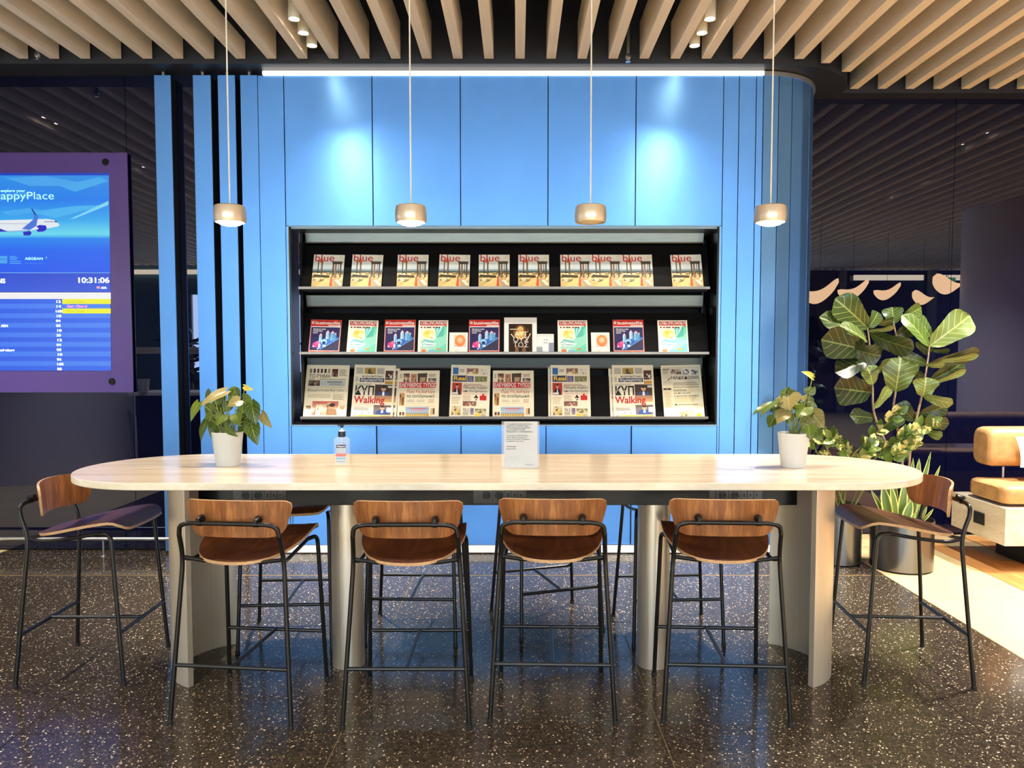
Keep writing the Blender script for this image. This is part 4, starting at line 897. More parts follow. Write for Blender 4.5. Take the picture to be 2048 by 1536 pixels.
# ================================================================== THINGS ON THE TABLE
def pot(label, px, py, group):
    p = on(px, py, TZ); t = thing('potted_plant', label, 'plant', p, 0, group)
    MB().lathe([(.0, 0), (.050, 0), (.053, .003), (.0695, .152), (.0705, .156), (.068, .157), (.0665, .154), (.064, .135), (0, .135)], 40).build('pot', 'pot_white', t)
    s_ = MB().lathe([(0, .141), (.030, .140), (.058, .137), (.064, .133)], 24).build('soil', 'soil', t); return t, p
def leaf_mesh(B, T, wd, roll=0, shape='heart', fold=.12, bend=.0, wave=0.0, m='heart_leaf', nv=10, nu=3, droop=0.0):
    B, T = Vector(B), Vector(T); ax = (T - B); L = ax.length; ax.normalize()
    view = (Vector((0, 0, CAM_H)) - (B + T) / 2).normalized()
    side = ax.cross(view); side = side.normalized() if side.length > 1e-4 else Vector((1, 0, 0))
    side = (Matrix.Rotation(R(roll), 3, ax) @ side).normalized(); nrm = side.cross(ax).normalized()
    prof = {'heart': [(0, .55), (.08, .82), (.2, 1.0), (.35, .97), (.55, .76), (.75, .46), (.9, .18), (1, .0)],
            'fiddle': [(0, .12), (.08, .40), (.2, .60), (.35, .70), (.52, .82), (.68, .96), (.8, 1.0), (.92, .78), (1, .12)],
            'oval': [(0, .06), (.15, .55), (.35, .95), (.5, 1.0), (.7, .84), (.88, .44), (1, .03)],
            'blade': [(0, .55), (.2, .85), (.45, 1.0), (.7, .85), (.9, .4), (1, .02)]}[shape]
    def hw(v):
        for (a, x), (b, y) in zip(prof, prof[1:]):
            if v <= b: t = (v - a) / (b - a); t = t * t * (3 - 2 * t) if shape != 'heart' else t; return (x + (y - x) * t) * wd / 2
        return 0
    vs, uv = [], []; nU = 2 * nu
    ph = rnd.random() * 6
    for i in range(nv + 1):
        v = i / nv
        for j in range(nU + 1):
            u = (j - nu) / nu; h = hw(v)
            q = B + ax * (L * v) + side * (u * h)
            if shape == 'heart' and v < .3: q -= ax * (L * .16 * (1 - v / .3) * min(1, abs(u) * 1.4))
            q += nrm * (bend * L * math.sin(math.pi * v) + fold * abs(u) * h + wave * wd * math.sin(v * 9 + ph + (2 if u > 0 else 0)) * u * u)
            q.z -= droop * L * v * v
            vs.append(q); uv.append((.5 + u / 2, v))
    fs = [[i * (nU + 1) + j, i * (nU + 1) + j + 1, (i + 1) * (nU + 1) + j + 1, (i + 1) * (nU + 1) + j] for i in range(nv) for j in range(nU)]
    me = bpy.data.meshes.new('leaf'); me.from_pydata([tuple(v) for v in vs], [], fs); me.materials.append(M[m])
    l_ = me.uv_layers.new(name='UVMap'); l_.data.foreach_set('uv', [c for f in fs for k in f for c in uv[k]])
    me.polygons.foreach_set('use_smooth', [True] * len(fs)); me.update(); return me
def place(root, me, name='leaf'):
    o = link(name, me, root); o.matrix_parent_inverse = Matrix.Translation(root.location).inverted(); return o
def placed(root, mb, name, m): return place(root, mb.mesh(name, m), name)
gp = 'white potted plants on the table'
def table_plant(root, p, sc, ox, oy, spec, Y0):
    q = p + Vector((0, 0, .14))
    for (bx_, by_, tx, ty, wz, roll, dyb, dyt, mm) in spec:
        B = at(ox + bx_ / sc, oy + by_ / sc, Y0 + dyb); T = at(ox + tx / sc, oy + ty / sc, Y0 + dyt)
        wd = 1.22 * wz / sc * Y0 / FPX
        place(root, leaf_mesh(B, T, wd, roll, 'heart', .16, .06, .03, mm))
        s0 = q + Vector((rnd.uniform(-.02, .02), rnd.uniform(-.02, .02), 0)); mid = s0.lerp(B, .55) + Vector((0, 0, .03))
        placed(root, MB().tube(spline([s0, mid, B], 4), .0019, 6), 'stem', 'stem')
t1, p1 = pot('bushy heart leaved plant in white pot at left of the table', 456, 931, gp)
H, HP = 'heart_leaf', 'heart_leaf_pale'
table_plant(t1, p1, 8.085, 360, 760, [
    (730, 190, 320, 420, 150, 35, .02, -.05, HP), (300, 370, 175, 670, 120, 25, -.02, -.05, H), (500, 380, 455, 640, 140, 30, .04, .03, H), (420, 670, 335, 1000, 120, 40, -.03, -.06, H),
    (600, 680, 510, 955, 190, 20, .03, .02, H), (630, 400, 640, 610, 210, 10, .06, .05, H), (900, 150, 780, 330, 150, 40, .06, .05, H), (890, 170, 990, 380, 160, 30, .04, .02, H), (970, 330, 765, 430, 170, 30, -.03, -.06, HP),
    (1010, 320, 1220, 520, 240, 20, 0, -.03, H), (1160, 400, 1235, 740, 220, 15, -.02, -.04, H), (1320, 550, 1495, 780, 140, 25, 0, -.03, HP), (1150, 700, 1255, 1065, 210, 10, -.03, -.06, H), (920, 640, 1080, 600, 150, 20, .02, .03, H),
    (1130, 510, 890, 500, 90, 45, .02, .03, H), (740, 760, 940, 920, 110, 30, -.05, -.07, H), (1000, 740, 1090, 860, 150, 15, .03, .02, H), (700, 260, 640, 400, 120, 15, .02, .02, H), (480, 170, 420, 330, 90, 50, .06, .06, H), (800, 380, 700, 520, 150, 10, .05, .05, H),
    (660, 300, 560, 420, 130, 20, .06, .05, H), (860, 260, 900, 420, 160, 15, .05, .03, H), (700, 560, 600, 730, 170, 15, .0, -.03, H), (900, 560, 960, 740, 170, 10, -.01, -.04, H), (1100, 620, 1040, 820, 150, 25, .0, -.03, H), (520, 560, 440, 740, 150, 20, .02, .0, H), (800, 600, 740, 760, 130, 10, .04, .03, H), (1000, 420, 1100, 560, 170, 20, .05, .04, H), (560, 500, 690, 640, 200, 10, .05, .04, H), (1060, 580, 1000, 760, 170, 15, .05, .04, H), (1170, 330, 1200, 470, 90, 30, .04, .03, H)], 3.53)
place(t1, leaf_mesh(at(360 + 1040 / 8.085, 760 + 105 / 8.085, 3.54), at(360 + 1190 / 8.085, 760 + 155 / 8.085, 3.53), .030, 25, 'heart', .3, .1, 0, 'spathe'), 'flower')
placed(t1, MB().tube(spline([p1 + Vector((.02, .0, .14)), at(483, 810, 3.53), at(489, 776, 3.54)], 4), .0018, 6), 'stem', 'stem')
t2, p2 = pot('heart leaved plant with yellow flower in white pot at right of the table', 1586, 934, gp)
table_plant(t2, p2, 6.68, 1490, 720, [
    (575, 490, 600, 680, 300, 15, -.02, -.06, HP), (560, 470, 470, 420, 180, 20, 0, 0, H), (600, 480, 700, 420, 150, 20, 0, 0, H), (350, 600, 90, 745, 120, 50, 0, -.02, H), (450, 550, 172, 795, 110, 60, -.02, -.05, H), (450, 610, 330, 700, 110, 45, 0, 0, H),
    (540, 690, 425, 855, 170, 20, -.03, -.05, HP), (395, 770, 310, 905, 140, 15, .02, .01, H), (820, 630, 690, 780, 210, 20, 0, -.03, H), (880, 640, 920, 550, 130, 10, .03, .03, H), (900, 720, 1060, 910, 230, 15, -.02, -.05, HP), (850, 690, 880, 820, 130, 30, 0, -.02, H),
    (850, 880, 880, 1070, 160, 10, -.06, -.08, H), (760, 770, 920, 830, 130, 35, 0, 0, HP), (840, 440, 880, 345, 110, 10, .02, .02, H), (880, 450, 935, 345, 80, 25, .02, .02, H), (850, 540, 870, 460, 110, 15, .02, .02, H), (790, 480, 800, 560, 90, 30, .02, .0, HP), (640, 560, 560, 700, 150, 20, .05, .04, H), (740, 600, 800, 720, 150, 15, .05, .04, H), (620, 720, 560, 850, 130, 20, .05, .04, H), (880, 800, 960, 900, 140, 20, .04, .03, H), (480, 640, 400, 760, 120, 25, .04, .03, H), (690, 600, 770, 640, 120, 20, .03, .02, H), (960, 960, 1000, 1080, 110, 15, -.02, -.03, H)], 3.50)
place(t2, leaf_mesh(at(1490 + 900 / 6.68, 720 + 240 / 6.68, 3.52), at(1490 + 750 / 6.68, 720 + 155 / 6.68, 3.51), .034, 40, 'heart', .35, .1, 0, 'spathe'), 'flower')
placed(t2, MB().tube(spline([p2 + Vector((.02, .0, .14)), at(1612, 830, 3.51), at(1618, 790, 3.52), at(1624, 757, 3.52)], 5), .0022, 6), 'stem', 'stem')
placed(t2, MB().tube([at(1627, 757, 3.518), at(1628.5, 746, 3.518)], .0022, 6), 'flower_spike', 'stem')
# hand sanitiser
p = on(684.5, 932, TZ); hs = thing('sanitizer_bottle', 'clear pump bottle of hand gel with blue and red label on the table', 'bottle', p)
oo = [(a * .0365 * abs(a) ** 0 , b * .021) for a, b in ((math.copysign(abs(math.cos(t)) ** .6, math.cos(t)), math.copysign(abs(math.sin(t)) ** .6, math.sin(t))) for t in [2 * math.pi * k / 36 for k in range(36)])]
mb = MB(); zs = [(0, .90), (.004, .98), (.012, 1), (.115, 1), (.125, .95), (.131, .78), (.135, .5), (.137, .36)]
for z, s_ in zs: mb.v += [(x * s_, y * s_, z) for x, y in oo]
for k in range(len(zs) - 1):
    for i in range(36):
        j = (i + 1) % 36; mb.f.append([k * 36 + i, k * 36 + j, k * 36 + 36 + j, k * 36 + 36 + i]); mb.mi.append(0)
mb.f += [list(range(36))[::-1], [len(mb.v) - 36 + i for i in range(36)]]; mb.mi += [0, 0]
mb.build('bottle_body', 'gel', hs, True, 50)
MB().lathe([(.0165, .134), (.0165, .158), (.014, .159), (0, .159)], 24).build('collar', 'bottle_black', hs)
MB().lathe([(.012, .159), (.012, .164), (.005, .166), (.0048, .176), (0, .176)], 20).build('pump_neck', 'pump_white', hs)
MB().lathe([(.0065, .175), (.0075, .186), (0, .187)], 16).box(-.018, .010, -.006, .006, .183, .189).build('pump_head', 'bottle_black', hs, False, bevel=.0015)
MB().tube([(0, 0, .01), (0, 0, .134)], .0028, 8).build('dip_tube', 'pump_white', hs)
lm = Matrix(((1, 0, 0, 0), (0, 0, -1, -.0216), (0, 1, 0, 0), (0, 0, 0, 1)))
printed('label', [rc(-.022, .016, .022, .104, (206, 222, 236)), rc(-.021, .085, .021, .101, (30, 44, 96)), rc(-.022, .062, .022, .082, (190, 206, 222)), rc(-.022, .047, .022, .060, (220, 90, 90)), rc(-.02, .051, .02, .056, (236, 150, 150)), rc(-.021, .034, .021, .042, (150, 190, 226)), rc(-.02, .022, .02, .026, (170, 180, 190))], 'print_gloss', hs, 0, lm, .00005)
text('Natura', 'ink_white', hs, -.017, -.0222, .0885, .013, .034, .02, name='brand_lettering', rot=(math.pi / 2, 0, 0))
# acrylic sign holder
p = on(1041, 938, TZ); sg = thing('sign_holder', 'upright clear acrylic holder with white internet access notice on the table', 'sign', p)
kx = p.y / FPX
W2 = 38 * kx; Hh = at(1041, 843, p.y).z - TZ
MB().box(-W2, W2, .0016, .0042, .004, Hh).build('front_sheet', 'acrylic', sg, False); MB().box(-W2, W2, .0068, .0094, .004, Hh).build('back_sheet', 'acrylic', sg, False)
MB().box(-W2, W2, .0016, .05, 0, .0035).build('base_sheet', 'acrylic', sg, False)
MB().box(-W2 * .87, W2 * .90, .0050, .0056, .0045, Hh - .0005).build('paper', 'paper_white', sg, False)
sm = Matrix(((1, 0, 0, 0), (0, 0, -1, .0012), (0, 1, 0, 0), (0, 0, 0, 1)))
def arcband(cx, cy, r0, r1, a0, a1, c, n=12):
    A = [R(a0 + (a1 - a0) * k / n) for k in range(n + 1)]
    return ([(cx + r1 * math.cos(t), cy + r1 * math.sin(t)) for t in A] + [(cx + r0 * math.cos(t), cy + r0 * math.sin(t)) for t in reversed(A)], c)
gy = (206, 220, 214); wx = -W2 * .42
arcs = [arcband(wx, .016, r, r + .0016, 42, 138, gy) for r in (.022, .027, .034, .0395)] + [arcband(wx, .016, .0035, .005, 0, 359, gy)]
printed('wifi_symbol', arcs, 'print_gloss', sg, 0, sm, .00002)
L0 = ['Για τη χρήση του ασύρματου δικτύου', 'συνδεθείτε στο δίκτυο "Athens', 'Intl Free Business Lounge Wi-Fi"', 'με τον κωδικό "Internet"', 'Πληκτρολογήστε τον κωδικό πρόσβασης']
L1 = ['To connect to the Wi-Fi network', 'select "Athens Business Wi-Fi"', 'and open your browser. The password', 'is valid for one hour']
y = Hh - .014
for s_ in L0: text(s_, 'ink_palegrey', sg, -W2 * .75, .0010, y, .0082, W2 * (1.0 + .035 * (len(s_) - 24)), .02, rot=(math.pi / 2, 0, 0)); y -= .0086
y -= .008
for s_ in L1: text(s_, 'ink_palegrey', sg, -W2 * .75, .0010, y, .0078, W2 * (1.0 + .02 * (len(s_) - 24)), .01, rot=(math.pi / 2, 0, 0)); y -= .0086
y -= .014
for s_ in ('skylounge', 'password'): text(s_, 'ink_palegrey', sg, -W2 * .75, .0010, y, .0075, W2 * .5, .02, rot=(math.pi / 2, 0, 0)); y -= .011
text('skyserv', 'ink_palegrey', sg, W2 * .25, .0010, .018, .006, W2 * .45, .01, rot=(math.pi / 2, 0, 0))
# ================================================================== PLANTERS AND BIG PLANTS
def planter(x, y, r, h, label):
    t = thing('planter', label, 'planter', (x, y, 0), 0, 'steel planters beside the blue wall')
    MB().lathe([(r - .012, 0), (r - .012, .012)], 40).build('plinth', 'rubber', t)
    MB().lathe([(r, .012), (r, h), (r - .008, h), (r - .008, h - .06), (0, h - .06)], 56).build('body', 'steel_pot', t)
    MB().lathe([(0, h - .035), (r * .6, h - .038), (r - .008, h - .045)], 32).build('soil', 'soil', t); return t
pcx = at(1803, 1080, 5.11).x; planter(pcx, 5.11, .195, .335, 'wide brushed steel planter holding fig tree and snake plant')
p2x = at(1676, 1080, 5.25).x; planter(p2x, 5.25, .150, .40, 'narrow brushed steel planter behind the right table leg')
YF = 5.10
fig = thing('fiddle_leaf_fig', 'tall fiddle leaf fig with huge veined leaves in the wide steel planter', 'plant', (pcx, 5.11, .29))
fs_ = 4.2658
def F(x, y, dy=0): return at(1600 + x / fs_, 560 + y / fs_, YF + dy)
G, D, P_ = 'fig_leaf', 'fig_leaf_dark', 'fig_leaf_pale'
for (a, b, c, d, wz, roll, d0, d1, m_) in [
    (575, 410, 300, 160, 230, 10, 0, -.06, G), (580, 410, 665, 275, 120, 30, 0, .02, G), (560, 500, 165, 320, 170, 35, 0, -.05, G), (575, 530, 340, 390, 130, 50, -.02, -.08, P_), (560, 600, 180, 510, 250, 5, -.04, -.12, D), (420, 580, 690, 650, 170, 15, -.06, -.10, D),
    (580, 700, 300, 790, 170, 20, -.02, -.08, D), (610, 960, 290, 920, 260, 0, 0, -.06, D), (800, 375, 785, 232, 160, 5, .06, .08, G), (880, 310, 1035, 235, 120, 20, .06, .06, G), (1095, 565, 870, 300, 150, 40, 0, .02, G), (1115, 490, 985, 310, 110, 35, .04, .06, G),
    (1110, 560, 1450, 305, 230, 5, 0, -.04, P_), (1100, 710, 1530, 600, 130, 35, 0, -.05, D), (1180, 690, 1525, 640, 60, 30, -.02, -.07, P_), (1110, 860, 1400, 700, 160, 20, .02, 0, D), (1150, 872, 1418, 765, 55, 30, 0, -.04, P_), (600, 460, 970, 590, 170, 25, -.04, -.16, D),
    (570, 435, 810, 395, 60, 45, 0, -.03, P_), (815, 950, 860, 660, 270, 5, -.05, -.08, P_), (620, 890, 570, 735, 150, 25, -.03, -.04, P_), (600, 800, 775, 690, 80, 35, -.04, -.06, G), (628, 1095, 765, 900, 90, 35, -.03, -.04, P_), (1050, 995, 1075, 830, 190, 15, -.03, -.05, P_),
    (1050, 985, 1305, 1055, 100, 25, -.03, -.08, P_), (1010, 1150, 1260, 1070, 130, 20, 0, -.03, D), (975, 1195, 825, 1060, 140, 10, .02, .02, D), (625, 1180, 425, 1160, 130, 15, 0, -.05, D), (1000, 1190, 1270, 1225, 120, 25, 0, -.06, D), (1085, 720, 875, 650, 110, 20, .03, .04, D),
    (1075, 725, 1235, 715, 60, 35, -.02, -.06, P_), (990, 530, 1120, 610, 90, 25, .04, .03, G), (650, 370, 800, 335, 80, 40, .04, .05, G), (820, 480, 960, 400, 130, 15, .08, .08, D), (770, 1440, 940, 1490, 140, 15, .06, .04, D), (650, 360, 660, 280, 60, 30, .05, .05, G), (1080, 1290, 1215, 1330, 90, 30, -.02, -.06, G), (720, 1290, 870, 1140, 120, 20, .02, .02, D),
    (920, 720, 1050, 830, 80, 35, .04, .03, G), (640, 530, 720, 590, 90, 20, .02, 0, D), (1120, 600, 1280, 600, 50, 30, .02, 0, G)]:
    B, T = F(a, b, d0), F(c, d, d1)
    place(fig, leaf_mesh(B, T, 1.1 * wz / fs_ * YF / FPX, roll, 'fiddle', .2, .06, .045, m_, 12, 4))
for pts in ([(900, 2090, .0), (760, 1500, .02), (635, 1150, 0), (618, 900, 0), (590, 520, 0), (575, 410, 0)], [(930, 2100, .03), (870, 1500, .03), (800, 1130, .02), (815, 950, 0), (845, 640, .02), (800, 375, .06)], [(960, 2090, .0), (940, 1450, .0), (1000, 1160, 0), (1040, 980, 0), (1085, 720, 0), (1105, 560, 0)]):
    q = [F(*p) for p in pts]; q[0] = Vector((pcx + (pts[0][0] - 930) * .001, 5.11 + pts[0][2], .30))
    sp_ = spline(q, 6); placed(fig, MB().tube(sp_, [.0095 - .005 * k / len(sp_) for k in range(len(sp_))], 8), 'trunk', 'stem_wood')
zz = thing('zz_plant', 'variegated glossy leaved plant arching from the narrow planter behind the table', 'plant', (p2x, 5.25, .36))
def zstem(pts, n, ll, lw, Y0, start=.3, m_='zz_leaf', tl=True):
    q = [at(1600 + x / fs_, 560 + y / fs_, Y0 + dy) if len(p) == 3 else Vector(p[0]) for p in pts for x, y, dy in [p if len(p) == 3 else (0, 0, 0)]]
    sp_ = spline(q, 8); placed(zz, MB().tube(sp_, [.006 - .0035 * k / len(sp_) for k in range(len(sp_))], 8), 'stem', 'stem')
    N = len(sp_) - 1
    for k in range(n):
        f = start + (1 - start) * (k + .5) / n; i = min(N - 1, int(f * N)); b = sp_[i]; ax = (sp_[i + 1] - sp_[i]).normalized()
        sd = Vector((ax.z, 0, -ax.x)) * (1 if k % 2 else -1)
        dr = (ax * .75 + sd * .8 + Vector((0, rnd.uniform(-.6, .2), rnd.uniform(-.1, .25)))).normalized()
        L = ll * rnd.uniform(.8, 1.15); place(zz, leaf_mesh(b, b + dr * L, lw * rnd.uniform(.85, 1.1), rnd.uniform(-35, 35), 'oval', .2, .06, .01, m_, 8, 2))
    if tl: b = sp_[-1]; place(zz, leaf_mesh(b, b + (sp_[-1] - sp_[-3]).normalized() * ll, lw, 10, 'oval', .2, .05, .01, m_, 8, 2))
o_ = (p2x, 5.25, .36)
zstem([((p2x + .02, 5.22, .36),), (420, 1560, -.05), (560, 1390, -.10), (700, 1260, -.14), (830, 1150, -.18)], 9, .088, .052, 5.2, .45)
zstem([((p2x + .05, 5.2, .36),), (560, 1620, -.1), (680, 1490, -.16), (820, 1380, -.2), (960, 1290, -.22), (1110, 1220, -.24)], 20, .082, .048, 5.2, .35)
zstem([((p2x, 5.2, .36),), (420, 1640, -.1), (500, 1540, -.16), (570, 1470, -.2), (600, 1400, -.2)], 9, .076, .046, 5.2, .45)
zstem([((p2x - .03, 5.2, .36),), (400, 1600, -.1), (420, 1500, -.16), (340, 1400, -.2), (270, 1340, -.22)], 10, .084, .050, 5.2, .45)
zstem([((p2x - .06, 5.22, .36),), (290, 1600, -.05), (220, 1420, -.08), (130, 1240, -.1), (60, 1120, -.1)], 10, .080, .046, 5.2, .4)
zstem([((p2x - .06, 5.25, .36),), (180, 1560, -.02), (130, 1440, -.04), (115, 1320, -.04), (90, 1220, -.05)], 9, .078, .044, 5.2, .5)
zstem([((p2x + .04, 5.15, .36),), (600, 1700, -.12), (760, 1560, -.2), (880, 1440, -.22), (960, 1380, -.24)], 12, .084, .050, 5.2, .5)
zstem([((p2x, 5.12, .36),), (330, 1800, -.12), (370, 1760, -.16), (420, 1730, -.2)], 6, .10, .06, 5.2, .3)
zstem([((p2x - .05, 5.12, .36),), (290, 1800, -.12), (270, 1760, -.16)], 5, .10, .06, 5.2, .3)
sn = thing('snake_plant', 'snake plant with yellow edged upright leaves in the wide planter front', 'plant', (pcx, 5.05, .29))
ss = 6.4
for (a, b, c, d, wz, roll, dy) in [(790, 540, 650, 250, 60, 20, -.02), (830, 540, 800, 190, 130, 5, -.06), (880, 560, 850, 120, 110, 15, 0), (930, 560, 900, 180, 90, 25, -.04), (980, 560, 1100, 100, 110, 10, -.03), (1040, 580, 1170, 390, 120, 10, -.08), (1060, 560, 1130, 260, 90, 20, 0), (1110, 590, 1220, 540, 60, 30, -.08), (1270, 630, 1265, 440, 40, 10, .02), (1290, 640, 1320, 450, 46, 20, .0), (1310, 650, 1370, 460, 40, 30, .02), (1320, 660, 1455, 490, 40, 30, -.02), (1180, 560, 1270, -150, 110, 20, .06), (1200, 560, 1420, -240, 70, 15, .1), (1230, 580, 1540, -60, 70, 25, .08), (1000, 540, 860, -240, 60, 20, .1), (1100, 560, 1190, -160, 80, 30, .1)]:
    B = at(1640 + a / ss, 940 + b / ss, 5.03 + dy); T = at(1640 + c / ss, 940 + d / ss, 5.03 + dy); B.z = min(B.z, .32)
    B.x = pcx + (B.x - pcx) * .8
    place(sn, leaf_mesh(B, T, wz / ss * 5.03 / FPX, roll, 'blade', .22, .05, .02, 'snake_leaf', 10, 3))
# ================================================================== SOFA
so_ = thing('lounge_sofa', 'tan leather sofa on pale stone plinth at right edge of the photo', 'sofa', (4.3, 5.3, 0))
def sfp(mb, n, m, bev=0, parent=None, smooth=False):
    o = mb.build(n, m, so_, smooth, bevel=bev); o.matrix_parent_inverse = Matrix.Translation(so_.location).inverted(); return o
X0 = 3.155
sfp(MB().box(X0, 5.6, 4.96, 5.58, .18, .425), 'plinth', 'bench_stone', .002)
sfp(MB().box(X0 + .28, 5.5, 5.08, 5.5, 0, .18), 'foot', 'core_black')
sfp(MB().box(X0 + .34, 5.5, 4.985, 5.5, .4252, .432), 'recess_tray', 'rubber')
# power outlet on the plinth side
sfp(MB().box(X0 - .006, X0 - .0005, 5.18, 5.30, .265, .345), 'outlet', 'rubber', .001)
sfp(MB().box(X0 - .008, X0 - .006, 5.20, 5.255, .285, .325).box(X0 - .008, X0 - .006, 5.262, 5.272, .285, .325).box(X0 - .008, X0 - .006, 5.277, 5.287, .285, .325), 'outlet_insert', 'socket_dark')
def cushion(x0, x1, y0, y1, z0, z1, rad):
    yz = rounded([(y0, z0), (y1, z0), (y1, z1), (y0, z1)], rad, 6); mb = MB(); n = len(yz)
    cy_, cz_ = (y0 + y1) / 2, (z0 + z1) / 2
    st_ = [(x0, .72), (x0 + .006, .84), (x0 + .02, .94), (x0 + .05, 1.0), (x0 + .4, 1.01), (x1 - .05, 1.0), (x1, .8)]
    for x, k in st_: mb.v += [(x, cy_ + (a - cy_) * k, cz_ + (b - cz_) * k) for a, b in yz]
    for s_ in range(len(st_) - 1):
        for i in range(n):
            j = (i + 1) % n; mb.f.append([s_ * n + i, s_ * n + n + i, s_ * n + n + j, s_ * n + j][::-1]); mb.mi.append(0)
    mb.f += [list(range(n)), [len(mb.v) - n + i for i in range(n)][::-1]]; mb.mi += [0, 0]; return mb
sxb = at(1964, 900, 5.36).x
sfp(cushion(sxb, 5.3, 5.27, 5.49, at(2000, 934, 5.28).z, at(2000, 856, 5.3).z, .07), 'backrest', 'leather', 0, None, True)
xr = at(2008, 940, 5.35).x
sfp(MB().tube([(xr, 5.36, .42), (xr, 5.36, .64)], .008, 10), 'support_rod', 'alu', 0, None, True)
sfp(cushion(at(1989, 980, 5.1).x, 5.3, 4.99, 5.42, .44, at(2010, 958, 5.3).z, .05), 'seat_cushion', 'leather', 0, None, True)
pz0, pz1 = at(2048, 937, 5.2).z, at(2048, 871, 5.25).z; px0 = at(2032, 900, 5.22).x
pl = thing('white_pillow', 'white cloth pillow leaning on the tan sofa back at right edge', 'pillow', (px0 + .22, 5.2, pz0))
mb = MB(); N = 14
for side in (1, -1):
    o0 = len(mb.v)
    for i in range(N + 1):
        for j in range(N + 1):
            u, v = i / N * 2 - 1, j / N * 2 - 1; b = (1 - abs(u) ** 3.0) * (1 - abs(v) ** 3.0)
            pin = 1 - .06 * (1 - abs(u) ** 2) * (abs(v) > .99) ; mb.v.append((u * .22 * (1 - .07 * (1 - v * v)), -side * .05 * b + .03 * v, (v + 1) * (pz1 - pz0) * .5 * 1.02 + .012 * u * v))
    for i in range(N):
        for j in range(N):
            q = [o0 + i * (N + 1) + j, o0 + (i + 1) * (N + 1) + j, o0 + (i + 1) * (N + 1) + j + 1, o0 + i * (N + 1) + j + 1]; mb.f.append(q if side == 1 else q[::-1]); mb.mi.append(0)
mb.build('cover', 'pillow_white', pl, True, 80)
# ================================================================== THE LOUNGE BEHIND (seen mirrored in the dark glass, with added fill windows)
def col(x, y, r, label, n):
    o = MB().lathe([(r, 0), (r, 4.1)], 64, (x, y, 0)).build('column', 'column_grey'); tag(o, label, None, None, 'structure')
col(-5.75, 1.85, 1.05, 'broad round grey column left of the table', 1); col(7.25, 1.45, 1.05, 'broad round grey column right of the table', 2)
bk = structure('wall_back_lounge')
MB().box(-11, -7.4, -6.6, -6.5, 0, 3.4).box(-7.4, 6.4, -6.6, -6.5, 2.75, 3.4).box(-7.4, 6.4, -6.6, -6.5, 0, 1.0).build('wall_panel', 'teal_wall', bk, False)  # opening stretched wide, sill raised to keep fill off the lower wall
MB().box(6.4, 7.6, -6.6, -6.5, 0, 3.4).build('wall_panel', 'back_brown', bk, False)
MB().box(7.6, 11, -6.6, -6.55, 0, 3.4).build('window_glass', 'window_navy', bk, False)
for x in (7.65, 9.8): MB().box(x, x + .16, -6.55, -6.4, 0, 3.4).build('mullion', 'mullion', bk, False)
for a, b in ((8.0, 9.65), (10.1, 11)): MB().box(a, b, -6.5, -6.42, 3.16, 3.28).build('cove_lamp', 'cove_light', bk, False)
MB().box(-10.5, -4.5, -6.46, -6.40, 3.2, 3.30).build('cove_lamp', 'cove_light', bk, False)
for x in range(8): MB().box(-7.4 + x * 1.725, -7.4 + x * 1.725 + 1.725, -6.58, -6.56, 1.0, 2.75).build('fill_window_pane', 'daylight_fill', bk, False)  # leftmost bay is mirrored in the glass; the others are added as fill light
for x in range(9): MB().box(-7.43 + x * 1.725, -7.37 + x * 1.725, -6.56, -6.48, 1.0, 2.75).build('mullion', 'mullion', bk, False)
MB().box(-7.4, 6.4, -6.56, -6.5, 1.62, 1.66).build('transom', 'mullion', bk, False)
def vat(px, py, D, Ym): p = at(px, py, D); return Vector((p.x, 2 * Ym - D, p.z))
# paper leaf pendants
def leaf_lamp(px, py, D, wpx, tilt, flip, n):
    p = vat(px, py, D, YR); k = D / FPX
    t = thing('paper_pendant', 'folded glowing paper pendant over the lounge behind, %s from the glass seam' % n, 'lamp', p, 0, 'paper pendants in the lounge')
    mb = MB(); N = 16; mm = 6; wd = wpx * k
    for i in range(N + 1):
        u = i / N * 2 - 1
        for j in range(mm + 1):
            v = j / mm * 2 - 1; hw_ = .30 * (1 - abs(u) ** 2.2) ** .5 + .004
            zz_ = .10 * (u * flip - .1) ** 2 + .16 * flip * u * .3 - .05 * math.cos(u * 2.6 + .5 * flip) + .75 * v * hw_ * (.65 + .35 * u * flip)
            mb.v.append((u * wd / 2, v * hw_ * wd * .8, (zz_ + tilt * u * .1) * wd * 1.3))
    for i in range(N):
        for j in range(mm):
            mb.f.append([i * (mm + 1) + j, (i + 1) * (mm + 1) + j, (i + 1) * (mm + 1) + j + 1, i * (mm + 1) + j + 1]); mb.mi.append(0)
    mb.build('shade', 'lamp_paper', t, True, 80); MB().tube([(0, 0, 0), (0, 0, 3.6 - p.z)], .003, 6).build('cable', 'frame_black', t)
for a in ((1640, 588, 11.5, 74, .6, 1, 'first'), (1706, 584, 13.0, 62, .5, 1, 'second'), (1774, 586, 13, 54, .3, 1, 'third'), (1846, 598, 13.6, 44, -.5, -1, 'fourth'), (1896, 572, 11.5, 62, -.4, -1, 'fifth')): leaf_lamp(*a)
p = vat(1893, 563, 18.2, YR)
ex = thing('exit_sign', 'small green running figure exit sign hanging over the lounge behind', 'sign', p); MB().box(-.2, .2, -.02, .02, -.09, .09).build('sign_panel', 'exit_green', ex, False); MB().tube([(0, 0, .09), (0, 0, 3.6 - p.z)], .008, 6).build('hanger', 'frame_black', ex)
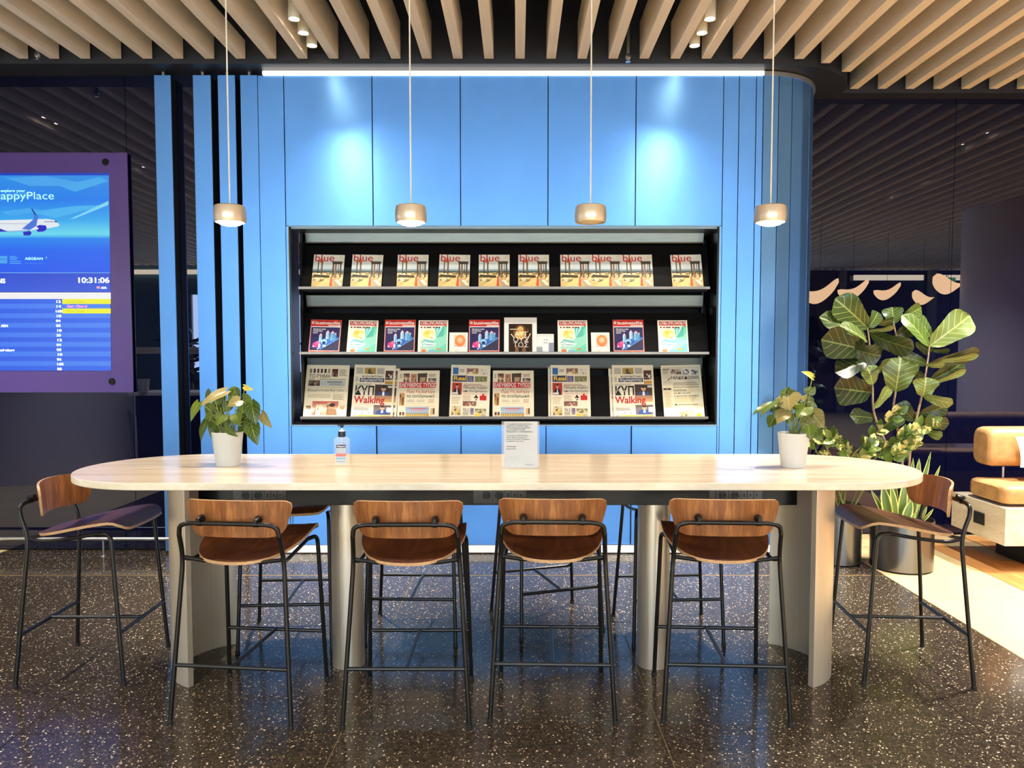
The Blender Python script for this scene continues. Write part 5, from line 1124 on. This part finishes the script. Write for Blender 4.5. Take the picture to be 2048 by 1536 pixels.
# bar counter, plant pots, bar lamp left
p = vat(320, 795, 9.2, YL)
bc = thing('bar_counter', 'pale topped bar counter with dark front left of the camera', 'counter', (-4.9, p.y - .35, 0))
MB().box(.25, 1.8, -.35, .30, .92, .96).build('worktop', 'white_paint', bc, False, bevel=.003); MB().box(.3, 1.75, -.28, .22, 0, .92).build('front', 'dark_blue', bc, False)
pp = vat(283, 788, 9.2, YL)
t3 = copy_tree(t1); t3.location = (pp.x, pp.y - .06, .96); t3.rotation_euler = (0, 0, 2.2); tag(t3, 'white potted plant on the bar counter left of the camera', 'plant', 'white potted plants elsewhere')
bl = thing('bar_lamp', 'long slim bronze pendant bar lamp over the counter left of the camera', 'lamp', (-4.3, 1.0, 1.42))
MB().prism([(-.75, -.05), (.9, -.05), (.9, .05), (-.75, .05)], 0, .085).build('shade', 'pendant_metal', bl, False, bevel=.01); MB().tube([(-.72, 0, .08), (-.72, 0, 1.975)], .006, 6).tube([(.8, 0, .08), (.8, 0, 1.975)], .006, 6).build('cable', 'frame_black', bl)
def palm(x, y, h, n, label, ll, pz=0.0):
    t = thing('potted_palm', label, 'plant', (x, y, pz), 0, 'palms before the bright window')
    MB().lathe([(.0, 0), (.16, 0), (.2, .34), (.18, .34), (.17, .3), (0, .3)], 28).build('pot', 'white_paint', t); MB().tube([(0, 0, .3), (.02, 0, h)], .02, 8).build('trunk', 'stem_wood', t)
    for k in range(n):
        a = 2 * math.pi * k / n * 2.4; b = Vector((x, y, pz + h * (.55 + .45 * (k / n)))); d = Vector((math.cos(a), math.sin(a), .5 + .6 * rnd.random() - .2)).normalized()
        place(t, leaf_mesh(b, b + d * ll, .07, 0, 'blade', .1, .12, 0, 'palm_leaf', 8, 1, droop=.25))
q = vat(384, 700, 15.2, YL); palm(q.x, q.y, 1.5, 22, 'dark bushy palm in front of the bright lounge window', .55)
q = vat(330, 690, 13.0, YL); palm(q.x + .35, q.y, 1.75, 11, 'dark arching palm left of the bright lounge window', .85)
fit_texts()
